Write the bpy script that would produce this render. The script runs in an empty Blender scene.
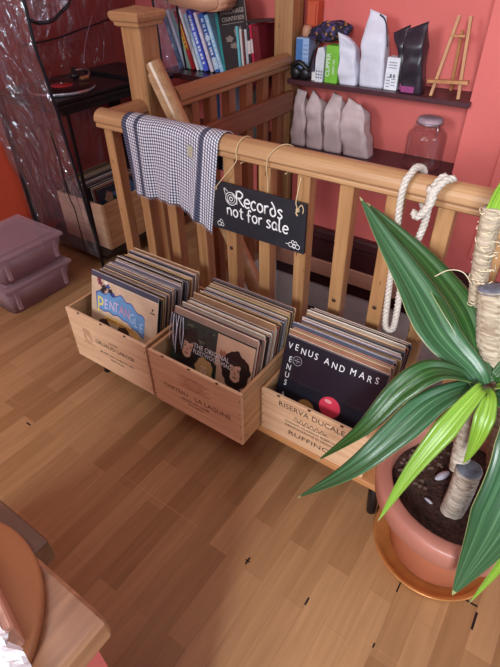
import bpy, bmesh, math, random
from mathutils import Vector, Matrix, noise
random.seed(7)
S = bpy.context.scene
COL = S.collection
PI = math.pi
V = Vector

# ------------------------------------------------------------------ helpers
ROOT = {}
def thing(name, label, cat, loc=(0, 0, 0), rotz=0.0, group=None):
    o = bpy.data.objects.new(name, None)
    COL.objects.link(o)
    o.empty_display_size = 0.05
    o.location = loc
    o.rotation_euler = (0, 0, rotz)
    ROOT[o.name] = Matrix.Translation(V(loc)) @ Matrix.Rotation(rotz, 4, 'Z')
    tag(o, label, cat, group)
    return o

def tag(o, label, cat, group=None, kind=None):
    if label: o['label'] = label
    if cat: o['category'] = cat
    if group: o['group'] = group
    if kind: o['kind'] = kind
    return o

def obj(name, bm, mats, parent=None, smooth=False, label=None):
    """bm holds world coordinates; the mesh is stored relative to its parent thing."""
    me = bpy.data.meshes.new(name)
    if parent is not None:
        bm.transform(ROOT[parent.name].inverted())
    org = None
    if parent is None:
        xs = [v.co for v in bm.verts]
        mn = V((min(c.x for c in xs), min(c.y for c in xs), min(c.z for c in xs)))
        mx = V((max(c.x for c in xs), max(c.y for c in xs), max(c.z for c in xs)))
        org = V(((mn.x + mx.x) / 2, (mn.y + mx.y) / 2, mn.z))
        bm.transform(Matrix.Translation(-org))
    bmesh.ops.recalc_face_normals(bm, faces=bm.faces)
    bm.to_mesh(me); bm.free()
    if not isinstance(mats, (list, tuple)): mats = [mats]
    for m in mats: me.materials.append(m)
    if smooth:
        for p in me.polygons: p.use_smooth = True
    o = bpy.data.objects.new(name, me)
    COL.objects.link(o)
    if org is not None: o.location = org
    if parent is not None:
        o.parent = parent
        ROOT[o.name] = ROOT[parent.name].copy()
    else:
        ROOT[o.name] = Matrix.Translation(org)
    if label: o['label'] = label
    return o

def struct(name, bm, mats, smooth=False):
    o = obj(name, bm, mats, None, smooth)
    o['kind'] = 'structure'
    return o

def B(): return bmesh.new()

def box(bm, x0, x1, y0, y1, z0, z1, bev=0.0, mat=0, xf=None, seg=1):
    vs = [bm.verts.new((x, y, z)) for x in (x0, x1) for y in (y0, y1) for z in (z0, z1)]
    q = [(0, 1, 3, 2), (4, 6, 7, 5), (0, 4, 5, 1), (2, 3, 7, 6), (0, 2, 6, 4), (1, 5, 7, 3)]
    fs = [bm.faces.new([vs[i] for i in f]) for f in q]
    for f in fs: f.material_index = mat
    allv = set(vs)
    if bev > 0:
        es = list({e for f in fs for e in f.edges})
        r = bmesh.ops.bevel(bm, geom=es, offset=bev, segments=seg, profile=0.5, affect='EDGES')
        for f in r['faces']: f.material_index = mat
        allv = {v for v in allv if v.is_valid} | {v for f in r['faces'] for v in f.verts}
        for v in list(allv):
            for f in v.link_faces: allv |= set(f.verts)
    if xf is not None:
        for v in allv: v.co = xf @ v.co
    return bm

def frames(pts, closed=False):
    n = len(pts); T = []
    for i in range(n):
        if closed: d = pts[(i + 1) % n] - pts[i - 1]
        else: d = pts[min(i + 1, n - 1)] - pts[max(i - 1, 0)]
        T.append(d.normalized() if d.length > 1e-9 else V((0, 0, 1)))
    ref = V((0, 0, 1)) if abs(T[0].z) < 0.9 else V((1, 0, 0))
    N = [(ref - T[0] * ref.dot(T[0])).normalized()]
    for i in range(1, n):
        v = N[-1] - T[i] * N[-1].dot(T[i])
        N.append(v.normalized() if v.length > 1e-9 else N[-1])
    return T, N, [T[i].cross(N[i]) for i in range(n)]

def tube(bm, pts, r, n=8, closed=False, mat=0, cap=True, sy=1.0):
    pts = [V(p) for p in pts]
    T, N, Bn = frames(pts, closed)
    rings = []
    for i, p in enumerate(pts):
        ri = r[i] if isinstance(r, (list, tuple)) else r
        rings.append([bm.verts.new(p + (N[i] * math.cos(2 * PI * k / n) + Bn[i] * math.sin(2 * PI * k / n) * sy) * ri) for k in range(n)])
    m = len(pts)
    for i in range(m if closed else m - 1):
        a, b = rings[i], rings[(i + 1) % m]
        for k in range(n):
            f = bm.faces.new((a[k], a[(k + 1) % n], b[(k + 1) % n], b[k])); f.material_index = mat; f.smooth = True
    if cap and not closed:
        f = bm.faces.new(rings[0][::-1]); f.material_index = mat
        f = bm.faces.new(rings[-1]); f.material_index = mat
    return bm

def lathe(bm, prof, c, n=40, mat=0, sx=1.0, sy=1.0, xf=None):
    rings = []
    for r, z in prof:
        ring = []
        for k in range(n):
            p = V((c[0] + r * sx * math.cos(2 * PI * k / n), c[1] + r * sy * math.sin(2 * PI * k / n), c[2] + z))
            if xf is not None: p = xf @ p
            ring.append(bm.verts.new(p))
        rings.append(ring)
    for a, b in zip(rings, rings[1:]):
        for k in range(n):
            f = bm.faces.new((a[k], a[(k + 1) % n], b[(k + 1) % n], b[k])); f.material_index = mat; f.smooth = True
    if prof[0][0] > 1e-6: bm.faces.new(rings[0][::-1]).material_index = mat
    if prof[-1][0] > 1e-6: bm.faces.new(rings[-1]).material_index = mat
    return bm

def prism(bm, poly, fn, a, b, mat=0):
    """poly 2-D outline; fn(u, v, w) -> world point; extruded from w=a to w=b."""
    A = [bm.verts.new(fn(u, v, a)) for u, v in poly]
    Bv = [bm.verts.new(fn(u, v, b)) for u, v in poly]
    n = len(poly)
    bm.faces.new(A[::-1]).material_index = mat
    bm.faces.new(Bv).material_index = mat
    for i in range(n):
        bm.faces.new((A[i], A[(i + 1) % n], Bv[(i + 1) % n], Bv[i])).material_index = mat
    return bm

def spline(ps, k=8):
    ps = [V(p) for p in ps]
    if len(ps) < 3: return ps
    P = [ps[0] * 2 - ps[1]] + ps + [ps[-1] * 2 - ps[-2]]
    out = []
    for i in range(1, len(P) - 2):
        p0, p1, p2, p3 = P[i - 1:i + 3]
        for j in range(k):
            t = j / k
            out.append(0.5 * ((2 * p1) + (p2 - p0) * t + (2 * p0 - 5 * p1 + 4 * p2 - p3) * t * t + (3 * p1 - p0 - 3 * p2 + p3) * t ** 3))
    out.append(ps[-1])
    return out

def grid(bm, nu, nv, fn, mat=0, uv=None, smooth=True):
    """fn(i/nu, j/nv) -> (point, (u,v))"""
    lay = bm.loops.layers.uv.verify()
    W = [[fn(i / nu, j / nv) for j in range(nv + 1)] for i in range(nu + 1)]
    vs = [[bm.verts.new(W[i][j][0]) for j in range(nv + 1)] for i in range(nu + 1)]
    for i in range(nu):
        for j in range(nv):
            ids = ((i, j), (i + 1, j), (i + 1, j + 1), (i, j + 1))
            f = bm.faces.new([vs[a][b] for a, b in ids]); f.material_index = mat; f.smooth = smooth
            for l, (a, b) in zip(f.loops, ids): l[lay].uv = W[a][b][1]
    return bm

def solidify(o, t, offset=-1):
    m = o.modifiers.new('thick', 'SOLIDIFY'); m.thickness = t; m.offset = offset
    return o

# text laid on a plane: origin p, direction ex (reading), ey (up)
def text(bm, s, p, ex, ey, size, depth=0.0006, mat=0, align='LEFT', xs=1.0, squeeze=None):
    cu = bpy.data.curves.new('tmp_text', 'FONT'); cu.body = s; cu.size = size; cu.align_x = align
    cu.extrude = depth / 2; cu.resolution_u = 3
    o = bpy.data.objects.new('tmp_text', cu); COL.objects.link(o)
    dg = bpy.context.evaluated_depsgraph_get()
    me = bpy.data.meshes.new_from_object(o.evaluated_get(dg))
    bpy.data.objects.remove(o); bpy.data.curves.remove(cu)
    ex, ey = V(ex).normalized(), V(ey).normalized(); ez = ex.cross(ey)
    nb = len(bm.verts)
    vs = [bm.verts.new(V(p) + ex * (v.co.x * xs) + ey * v.co.y + ez * v.co.z) for v in me.vertices]
    for pl in me.polygons:
        try:
            f = bm.faces.new([vs[i] for i in pl.vertices]); f.material_index = mat
        except ValueError: pass
    bpy.data.meshes.remove(me)
    return bm

# ------------------------------------------------------------------ materials
def new_mat(name):
    m = bpy.data.materials.new(name); m.use_nodes = True
    nt = m.node_tree; bs = nt.nodes['Principled BSDF']
    return m, nt, bs
def N(nt, t, **kw):
    n = nt.nodes.new(t)
    for k, v in kw.items(): setattr(n, k, v)
    return n
def srgb(*c):
    if len(c) == 1: c = c[0]
    return tuple((x / 255 / 12.92 if x / 255 <= 0.04045 else ((x / 255 + 0.055) / 1.055) ** 2.4) for x in c) + (1,)
def ramp(nt, stops):
    r = N(nt, 'ShaderNodeValToRGB'); e = r.color_ramp.elements
    while len(e) < len(stops): e.new(0.5)
    for el, (p, c) in zip(e, stops): el.position = p; el.color = c
    return r

def flat(name, c, rough=0.6, metal=0.0, coat=0.0, vary=0.06, scale=30, bump=0.0, spec=0.5):
    m, nt, bs = new_mat(name)
    bs.inputs['Roughness'].default_value = rough
    bs.inputs['Metallic'].default_value = metal
    bs.inputs['Coat Weight'].default_value = coat
    bs.inputs['Specular IOR Level'].default_value = spec
    tc = N(nt, 'ShaderNodeTexCoord'); nz = N(nt, 'ShaderNodeTexNoise')
    nz.inputs['Scale'].default_value = scale; nz.inputs['Detail'].default_value = 4
    nt.links.new(tc.outputs['Object'], nz.inputs['Vector'])
    a = tuple(max(0, x * (1 - vary * 2)) for x in c[:3]) + (1,)
    b = tuple(min(1, x * (1 + vary * 2)) for x in c[:3]) + (1,)
    r = ramp(nt, [(0.3, a), (0.7, b)])
    nt.links.new(nz.outputs['Fac'], r.inputs['Fac'])
    nt.links.new(r.outputs['Color'], bs.inputs['Base Color'])
    if bump > 0:
        bp = N(nt, 'ShaderNodeBump'); bp.inputs['Strength'].default_value = bump; bp.inputs['Distance'].default_value = 0.004
        nt.links.new(nz.outputs['Fac'], bp.inputs['Height']); nt.links.new(bp.outputs['Normal'], bs.inputs['Normal'])
    return m

def wood(name, c1, c2, axis='X', rough=0.45, scale=1.0, coat=0.0, knots=False):
    m, nt, bs = new_mat(name)
    bs.inputs['Roughness'].default_value = rough
    bs.inputs['Coat Weight'].default_value = coat
    bs.inputs['Coat Roughness'].default_value = 0.25
    tc = N(nt, 'ShaderNodeTexCoord'); mp = N(nt, 'ShaderNodeMapping')
    s = {'X': (1.2, 22, 22), 'Y': (22, 1.2, 22), 'Z': (22, 22, 1.2)}[axis]
    mp.inputs['Scale'].default_value = tuple(v * scale for v in s)
    oi = N(nt, 'ShaderNodeObjectInfo')
    ml = N(nt, 'ShaderNodeMath', operation='MULTIPLY'); ml.inputs[1].default_value = 37.0
    nt.links.new(oi.outputs['Random'], ml.inputs[0])
    nt.links.new(tc.outputs['Object'], mp.inputs['Vector'])
    nz = N(nt, 'ShaderNodeTexNoise', noise_dimensions='4D')
    nz.inputs['Scale'].default_value = 2.2; nz.inputs['Detail'].default_value = 6; nz.inputs['Distortion'].default_value = 0.6
    nt.links.new(mp.outputs['Vector'], nz.inputs['Vector']); nt.links.new(ml.outputs[0], nz.inputs['W'])
    r = ramp(nt, [(0.28, c1), (0.72, c2)])
    nt.links.new(nz.outputs['Fac'], r.inputs['Fac'])
    out = r.outputs['Color']
    if knots:
        vo = N(nt, 'ShaderNodeTexVoronoi'); mp2 = N(nt, 'ShaderNodeMapping')
        k = {'X': (2.2, 9, 9), 'Y': (9, 2.2, 9), 'Z': (9, 9, 2.2)}[axis]
        mp2.inputs['Scale'].default_value = k
        nt.links.new(tc.outputs['Object'], mp2.inputs['Vector']); nt.links.new(mp2.outputs['Vector'], vo.inputs['Vector'])
        kr = ramp(nt, [(0.06, (1, 1, 1, 1)), (0.13, (0, 0, 0, 1))])
        nt.links.new(vo.outputs['Distance'], kr.inputs['Fac'])
        mx = N(nt, 'ShaderNodeMix', data_type='RGBA')
        mx.inputs['B'].default_value = tuple(x * 0.35 for x in c1[:3]) + (1,)
        nt.links.new(kr.outputs['Color'], mx.inputs['Factor']); nt.links.new(out, mx.inputs['A'])
        out = mx.outputs['Result']
    nt.links.new(out, bs.inputs['Base Color'])
    bp = N(nt, 'ShaderNodeBump'); bp.inputs['Strength'].default_value = 0.15; bp.inputs['Distance'].default_value = 0.001
    nt.links.new(nz.outputs['Fac'], bp.inputs['Height']); nt.links.new(bp.outputs['Normal'], bs.inputs['Normal'])
    return m

def floor_mat():
    m, nt, bs = new_mat('laminate_floor')
    tc = N(nt, 'ShaderNodeTexCoord'); sp = N(nt, 'ShaderNodeSeparateXYZ'); cb = N(nt, 'ShaderNodeCombineXYZ')
    nt.links.new(tc.outputs['Object'], sp.inputs['Vector'])
    nt.links.new(sp.outputs['Y'], cb.inputs['X']); nt.links.new(sp.outputs['X'], cb.inputs['Y'])
    def brick(w, h, mort, off, freq, loc):
        mp = N(nt, 'ShaderNodeMapping'); mp.inputs['Location'].default_value = loc
        nt.links.new(cb.outputs['Vector'], mp.inputs['Vector'])
        b = N(nt, 'ShaderNodeTexBrick'); b.offset = off; b.offset_frequency = freq; b.squash = 1
        b.inputs['Scale'].default_value = 1; b.inputs['Brick Width'].default_value = w; b.inputs['Row Height'].default_value = h
        b.inputs['Mortar Size'].default_value = mort; b.inputs['Mortar Smooth'].default_value = 0.1
        nt.links.new(mp.outputs['Vector'], b.inputs['Vector'])
        return b
    st = brick(0.40, 0.064, 0.0004, 0.37, 2, (0.13, 0.41 + 0.064 * 40, 0))
    st.inputs['Color1'].default_value = srgb(148, 107, 70); st.inputs['Color2'].default_value = srgb(180, 137, 96)
    st.inputs['Mortar'].default_value = srgb(146, 100, 70)
    pn = brick(1.28, 0.192, 0.0007, 0.0, 2, (-0.545 + 1.28 * 4, 0.41 + 0.192 * 20, 0))
    mp = N(nt, 'ShaderNodeMapping'); mp.inputs['Scale'].default_value = (30, 2.0, 1)
    nt.links.new(tc.outputs['Object'], mp.inputs['Vector'])
    nz = N(nt, 'ShaderNodeTexNoise'); nz.inputs['Scale'].default_value = 1.6; nz.inputs['Detail'].default_value = 7
    nz.inputs['Distortion'].default_value = 0.8
    nt.links.new(mp.outputs['Vector'], nz.inputs['Vector'])
    gr = ramp(nt, [(0.3, (0.80, 0.78, 0.76, 1)), (0.7, (1.1, 1.1, 1.1, 1))])
    nt.links.new(nz.outputs['Fac'], gr.inputs['Fac'])
    mu = N(nt, 'ShaderNodeMix', data_type='RGBA', blend_type='MULTIPLY'); mu.inputs['Factor'].default_value = 0.7
    nt.links.new(st.outputs['Color'], mu.inputs['A']); nt.links.new(gr.outputs['Color'], mu.inputs['B'])
    # worn seams: only in places
    nz2 = N(nt, 'ShaderNodeTexNoise'); nz2.inputs['Scale'].default_value = 3.1
    nt.links.new(tc.outputs['Object'], nz2.inputs['Vector'])
    wr = ramp(nt, [(0.52, (0, 0, 0, 1)), (0.64, (.8, .8, .8, 1))])
    nt.links.new(nz2.outputs['Fac'], wr.inputs['Fac'])
    mm = N(nt, 'ShaderNodeMath', operation='MULTIPLY')
    nt.links.new(pn.outputs['Fac'], mm.inputs[0]); nt.links.new(wr.outputs['Color'], mm.inputs[1])
    mx = N(nt, 'ShaderNodeMix', data_type='RGBA'); mx.inputs['B'].default_value = srgb(205, 160, 120)
    nt.links.new(mm.outputs[0], mx.inputs['Factor']); nt.links.new(mu.outputs['Result'], mx.inputs['A'])
    nt.links.new(mx.outputs['Result'], bs.inputs['Base Color'])
    bs.inputs['Roughness'].default_value = 0.42
    bs.inputs['Specular IOR Level'].default_value = 0.4
    return m

def plastic_sheet_mat(name, haze=0.03, gl=0.26, scale=16):
    m = bpy.data.materials.new(name); m.use_nodes = True
    nt = m.node_tree; nt.nodes.clear()
    out = N(nt, 'ShaderNodeOutputMaterial')
    tr = N(nt, 'ShaderNodeBsdfTransparent'); tr.inputs['Color'].default_value = (0.78, 0.74, 0.82, 1)
    g = N(nt, 'ShaderNodeBsdfGlossy'); g.inputs['Roughness'].default_value = 0.09; g.inputs['Color'].default_value = (0.85, 0.92, 1, 1)
    d = N(nt, 'ShaderNodeBsdfDiffuse'); d.inputs['Color'].default_value = (0.62, 0.62, 0.74, 1)
    tc = N(nt, 'ShaderNodeTexCoord'); nz = N(nt, 'ShaderNodeTexNoise')
    mp = N(nt, 'ShaderNodeMapping'); mp.inputs['Scale'].default_value = (1.2, 1.2, 0.45)
    nt.links.new(tc.outputs['Object'], mp.inputs['Vector']); nt.links.new(mp.outputs['Vector'], nz.inputs['Vector'])
    nz.inputs['Scale'].default_value = scale; nz.inputs['Detail'].default_value = 5; nz.inputs['Distortion'].default_value = 1.4
    bp = N(nt, 'ShaderNodeBump'); bp.inputs['Strength'].default_value = 1.0; bp.inputs['Distance'].default_value = 0.03
    nt.links.new(nz.outputs['Fac'], bp.inputs['Height'])
    nt.links.new(bp.outputs['Normal'], g.inputs['Normal'])
    m1 = N(nt, 'ShaderNodeMixShader'); m1.inputs['Fac'].default_value = gl
    nt.links.new(tr.outputs[0], m1.inputs[1]); nt.links.new(g.outputs[0], m1.inputs[2])
    m2 = N(nt, 'ShaderNodeMixShader'); m2.inputs['Fac'].default_value = haze
    nt.links.new(m1.outputs[0], m2.inputs[1]); nt.links.new(d.outputs[0], m2.inputs[2])
    nt.links.new(m2.outputs[0], out.inputs['Surface'])
    return m

def glass_mat(name, tint=(0.95, 0.95, 0.95, 1), gl=0.12, rim=0.42):
    m = bpy.data.materials.new(name); m.use_nodes = True
    nt = m.node_tree; nt.nodes.clear()
    out = N(nt, 'ShaderNodeOutputMaterial')
    tr = N(nt, 'ShaderNodeBsdfTransparent'); tr.inputs['Color'].default_value = tint
    g = N(nt, 'ShaderNodeBsdfGlossy'); g.inputs['Roughness'].default_value = 0.05
    lw = N(nt, 'ShaderNodeLayerWeight'); lw.inputs['Blend'].default_value = 0.35
    ad = N(nt, 'ShaderNodeMath', operation='MULTIPLY_ADD'); ad.inputs[1].default_value = rim; ad.inputs[2].default_value = gl * 0.4
    nt.links.new(lw.outputs['Facing'], ad.inputs[0])
    mx = N(nt, 'ShaderNodeMixShader')
    nt.links.new(ad.outputs[0], mx.inputs['Fac']); nt.links.new(tr.outputs[0], mx.inputs[1]); nt.links.new(g.outputs[0], mx.inputs[2])
    nt.links.new(mx.outputs[0], out.inputs['Surface'])
    return m

def towel_mat():
    m, nt, bs = new_mat('gingham_cotton')
    bs.inputs['Roughness'].default_value = 0.9
    uv = N(nt, 'ShaderNodeUVMap'); sp = N(nt, 'ShaderNodeSeparateXYZ')
    nt.links.new(uv.outputs['UV'], sp.inputs['Vector'])
    def stripes(sock, pitch, duty):
        a = N(nt, 'ShaderNodeMath', operation='DIVIDE'); a.inputs[1].default_value = pitch
        nt.links.new(sock, a.inputs[0])
        f = N(nt, 'ShaderNodeMath', operation='FRACT'); nt.links.new(a.outputs[0], f.inputs[0])
        l = N(nt, 'ShaderNodeMath', operation='LESS_THAN'); l.inputs[1].default_value = duty
        nt.links.new(f.outputs[0], l.inputs[0])
        return l.outputs[0]
    def band(sock, a, b):
        g = N(nt, 'ShaderNodeMath', operation='GREATER_THAN'); g.inputs[1].default_value = a
        l = N(nt, 'ShaderNodeMath', operation='LESS_THAN'); l.inputs[1].default_value = b
        mu = N(nt, 'ShaderNodeMath', operation='MULTIPLY')
        nt.links.new(sock, g.inputs[0]); nt.links.new(sock, l.inputs[0])
        nt.links.new(g.outputs[0], mu.inputs[0]); nt.links.new(l.outputs[0], mu.inputs[1])
        return mu.outputs[0]
    sx = stripes(sp.outputs['X'], 0.0105, 0.42); sy = stripes(sp.outputs['Y'], 0.0105, 0.42)
    def add(a, b, clamp=True):
        n = N(nt, 'ShaderNodeMath', operation='MAXIMUM')
        nt.links.new(a, n.inputs[0]); nt.links.new(b, n.inputs[1]); return n.outputs[0]
    bx = add(add(band(sp.outputs['X'], -0.01, 0.022), band(sp.outputs['X'], 0.060, 0.080)), band(sp.outputs['X'], 0.362, 0.378))
    sx2 = N(nt, 'ShaderNodeMath', operation='MULTIPLY'); sx2.inputs[1].default_value = 0.62; nt.links.new(sx, sx2.inputs[0])
    bx2 = N(nt, 'ShaderNodeMath', operation='MULTIPLY'); bx2.inputs[1].default_value = 0.8; nt.links.new(bx, bx2.inputs[0])
    wx = add(sx2.outputs[0], bx2.outputs[0])
    sy2 = N(nt, 'ShaderNodeMath', operation='MULTIPLY'); sy2.inputs[1].default_value = 0.5; nt.links.new(sy, sy2.inputs[0])
    sm = N(nt, 'ShaderNodeMath', operation='ADD'); nt.links.new(wx, sm.inputs[0]); nt.links.new(sy2.outputs[0], sm.inputs[1])
    r = ramp(nt, [(0.0, srgb(232, 228, 232)), (0.55, srgb(122, 122, 146)), (1.0, srgb(34, 34, 56))])
    nt.links.new(sm.outputs[0], r.inputs['Fac'])
    nt.links.new(r.outputs['Color'], bs.inputs['Base Color'])
    return m

def leaf_mat(name, dark, mid, light):
    m, nt, bs = new_mat(name)
    uv = N(nt, 'ShaderNodeUVMap'); mp = N(nt, 'ShaderNodeMapping'); mp.inputs['Scale'].default_value = (16, 0.7, 1)
    nt.links.new(uv.outputs['UV'], mp.inputs['Vector'])
    nz = N(nt, 'ShaderNodeTexNoise'); nz.inputs['Scale'].default_value = 1.0; nz.inputs['Detail'].default_value = 4
    oi = N(nt, 'ShaderNodeObjectInfo'); 
    nt.links.new(mp.outputs['Vector'], nz.inputs['Vector'])
    r = ramp(nt, [(0.30, dark), (0.52, mid), (0.75, light)])
    nt.links.new(nz.outputs['Fac'], r.inputs['Fac'])
    # pale dry margin
    sp = N(nt, 'ShaderNodeSeparateXYZ'); nt.links.new(uv.outputs['UV'], sp.inputs['Vector'])
    sb = N(nt, 'ShaderNodeMath', operation='SUBTRACT'); sb.inputs[1].default_value = 0.5; nt.links.new(sp.outputs['X'], sb.inputs[0])
    ab = N(nt, 'ShaderNodeMath', operation='ABSOLUTE'); nt.links.new(sb.outputs[0], ab.inputs[0])
    gt = N(nt, 'ShaderNodeMath', operation='GREATER_THAN'); gt.inputs[1].default_value = 0.488; nt.links.new(ab.outputs[0], gt.inputs[0])
    gty = N(nt, 'ShaderNodeMath', operation='GREATER_THAN'); gty.inputs[1].default_value = 0.975; nt.links.new(sp.outputs['Y'], gty.inputs[0])
    mxm = N(nt, 'ShaderNodeMath', operation='MAXIMUM'); nt.links.new(gt.outputs[0], mxm.inputs[0]); nt.links.new(gty.outputs[0], mxm.inputs[1])
    mx = N(nt, 'ShaderNodeMix', data_type='RGBA'); mx.inputs['B'].default_value = srgb(168, 172, 120)
    nt.links.new(mxm.outputs[0], mx.inputs['Factor']); nt.links.new(r.outputs['Color'], mx.inputs['A'])
    nt.links.new(mx.outputs['Result'], bs.inputs['Base Color'])
    bs.inputs['Roughness'].default_value = 0.33
    bs.inputs['Specular IOR Level'].default_value = 0.6
    bp = N(nt, 'ShaderNodeBump'); bp.inputs['Strength'].default_value = 0.35; bp.inputs['Distance'].default_value = 0.003
    nt.links.new(nz.outputs['Fac'], bp.inputs['Height']); nt.links.new(bp.outputs['Normal'], bs.inputs['Normal'])
    return m

M = {}
M['floor'] = floor_mat()
M['wall_red'] = flat('painted_wall_coral_red', srgb(212, 104, 98), 0.62, vary=0.03, scale=5, bump=0.05)
M['wall_orange'] = flat('painted_wall_orange_red', srgb(178, 62, 34), 0.6, vary=0.05, scale=5, bump=0.05)
M['ceiling'] = flat('ceiling_paint', srgb(225, 205, 195), 0.8, vary=0.02)
M['maroon'] = flat('dark_brown_gloss_paint', srgb(58, 24, 26), 0.32, vary=0.10, scale=12)
M['shelf'] = flat('dark_plum_shelf_paint', srgb(72, 36, 44), 0.4, vary=0.10, scale=14)
M['well'] = flat('stairwell_plaster', srgb(205, 190, 186), 0.8, vary=0.06, scale=6)
M['carpet'] = flat('stair_carpet', srgb(70, 56, 52), 0.95, vary=0.2, scale=90)
M['nosing'] = wood('floor_edge_wood', srgb(176, 122, 100), srgb(196, 142, 118), 'X', 0.5)
M['rail'] = wood('pine_rail', srgb(156, 112, 76), srgb(190, 148, 106), 'X', 0.36, coat=0.2)
M['rail_y'] = wood('pine_rail_y', srgb(140, 94, 62), srgb(172, 122, 84), 'Y', 0.36, coat=0.2)
M['pine'] = wood('pine_post', srgb(148, 104, 66), srgb(184, 140, 96), 'Z', 0.4, coat=0.15, knots=True)
M['pine_dark'] = wood('dark_pine_side', srgb(116, 66, 42), srgb(152, 94, 60), 'Z', 0.42)  # darker brown than the post pine, for the side spindles
M['board_y'] = wood('dark_side_board', srgb(108, 58, 38), srgb(142, 84, 56), 'Y', 0.42)  # darker brown tone for the side rail board
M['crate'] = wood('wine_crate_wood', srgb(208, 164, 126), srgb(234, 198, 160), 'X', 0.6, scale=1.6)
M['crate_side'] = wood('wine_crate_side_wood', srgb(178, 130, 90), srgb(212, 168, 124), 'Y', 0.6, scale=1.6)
M['crate_in'] = wood('wine_crate_inside', srgb(176, 124, 84), srgb(200, 150, 104), 'X', 0.7)
M['brand'] = flat('burnt_stamp_brown', srgb(122, 78, 54), 0.8)
M['brand_dark'] = flat('burnt_stamp_dark', srgb(84, 58, 46), 0.8)
M['nail'] = flat('nail_head', srgb(70, 50, 42), 0.5, metal=0.4)
M['bench'] = wood('bench_board_wood', srgb(176, 120, 74), srgb(206, 150, 98), 'X', 0.5)
M['black_metal'] = flat('black_metal', srgb(24, 24, 26), 0.45, metal=0.3)
M['black'] = flat('black_plastic', srgb(20, 19, 22), 0.4)
M['black_board'] = flat('chalkboard_black', srgb(26, 27, 36), 0.55, vary=0.12, scale=20)
M['white_ink'] = flat('white_paint_pen', srgb(236, 236, 236), 0.6, vary=0.01)
M['string'] = flat('jute_string', srgb(205, 180, 140), 0.9)
M['rope'] = flat('cotton_rope', srgb(196, 186, 176), 0.9, vary=0.12, scale=180)
M['towel'] = towel_mat()
M['patch'] = flat('woven_patch', srgb(172, 162, 140), 0.9, vary=0.35, scale=300)
M['pot'] = flat('terracotta_plastic_pot', srgb(204, 128, 98), 0.5, vary=0.03, scale=12)
M['pot_rim'] = flat('terracotta_pot_rim', srgb(184, 122, 106), 0.4, vary=0.03, scale=12)
M['saucer'] = flat('bronze_saucer', srgb(200, 136, 76), 0.32, metal=0.35, vary=0.05)
M['soil'] = flat('potting_soil', srgb(58, 34, 26), 0.95, vary=0.35, scale=110, bump=1.0)
M['stone'] = flat('pale_stone', srgb(176, 172, 184), 0.7)
M['twig'] = flat('dry_twig', srgb(96, 76, 66), 0.9)
M['bark'] = wood('cane_bark', srgb(134, 114, 98), srgb(232, 224, 208), 'X', 0.85, scale=3.2)
M['bark2'] = wood('cane_papery_bark', srgb(122, 98, 78), srgb(206, 190, 166), 'X', 0.85, scale=3.2)
M['cut'] = flat('sealed_grey_cut', srgb(108, 112, 126), 0.7, vary=0.2, scale=60)
M['leaf'] = leaf_mat('dracaena_leaf', srgb(24, 58, 26), srgb(44, 86, 38), srgb(84, 126, 68))
M['leaf_l'] = leaf_mat('dracaena_young_leaf', srgb(96, 140, 36), srgb(134, 176, 56), srgb(176, 206, 96))
M['leaf_b'] = leaf_mat('dracaena_cool_leaf', srgb(28, 68, 38), srgb(54, 98, 60), srgb(108, 148, 108))
M['box_pl'] = None
M['paper_page'] = flat('book_pages', srgb(226, 216, 200), 0.85)
M['sheet'] = plastic_sheet_mat('clear_plastic_sheet')
M['sheet_back'] = plastic_sheet_mat('clear_plastic_sheet_wall', 0.025, 0.12, 11)
M['glass'] = glass_mat('jar_glass', (0.93, 0.92, 0.93, 1))
M['sleeve_pl'] = glass_mat('outer_sleeve_plastic', (0.98, 0.98, 0.99, 1), 0.05, 0.16)
M['steel'] = flat('brushed_steel', srgb(190, 190, 196), 0.25, metal=0.9)
M['edge_blue'] = flat('sheet_hem_dark', srgb(22, 26, 34), 0.3)

def translucent_plastic():
    m = bpy.data.materials.new('frosted_box_plastic'); m.use_nodes = True
    nt = m.node_tree; nt.nodes.clear()
    out = N(nt, 'ShaderNodeOutputMaterial')
    tr = N(nt, 'ShaderNodeBsdfTransparent'); tr.inputs['Color'].default_value = (0.84, 0.80, 0.84, 1)
    p = N(nt, 'ShaderNodeBsdfPrincipled'); p.inputs['Base Color'].default_value = srgb(212, 176, 182); p.inputs['Roughness'].default_value = 0.3
    mx = N(nt, 'ShaderNodeMixShader'); mx.inputs['Fac'].default_value = 0.30
    nt.links.new(tr.outputs[0], mx.inputs[1]); nt.links.new(p.outputs[0], mx.inputs[2]); nt.links.new(mx.outputs[0], out.inputs['Surface'])
    return m
M['box_pl'] = translucent_plastic()

_cc = {}
def cm(c, rough=0.5, coat=0.0):
    k = (tuple(c), rough, coat)
    if k not in _cc:
        _cc[k] = flat('print_%02x%02x%02x' % tuple(int(v) for v in c), srgb(*c), rough, vary=0.05, scale=25, coat=coat)
    return _cc[k]

# ------------------------------------------------------------------ the room
WELL_X0, WELL_Y0, WELL_Y1 = -1.40, 1.245, 2.30
b = B()
box(b, -2.5, 1.7, -1.6, WELL_Y0, -0.06, 0.0)
box(b, -2.5, WELL_X0, WELL_Y0, 2.42, -0.06, 0.0)
bmesh.ops.remove_doubles(b, verts=b.verts, dist=1e-5)
floor = struct('floor', b, M['floor'])
# floor origin is not at the world origin: shift texture by moving mesh instead
mv = floor.location.copy(); floor.data.transform(Matrix.Translation(mv)); floor.location = (0, 0, 0); ROOT[floor.name] = Matrix.Identity(4)
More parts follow.
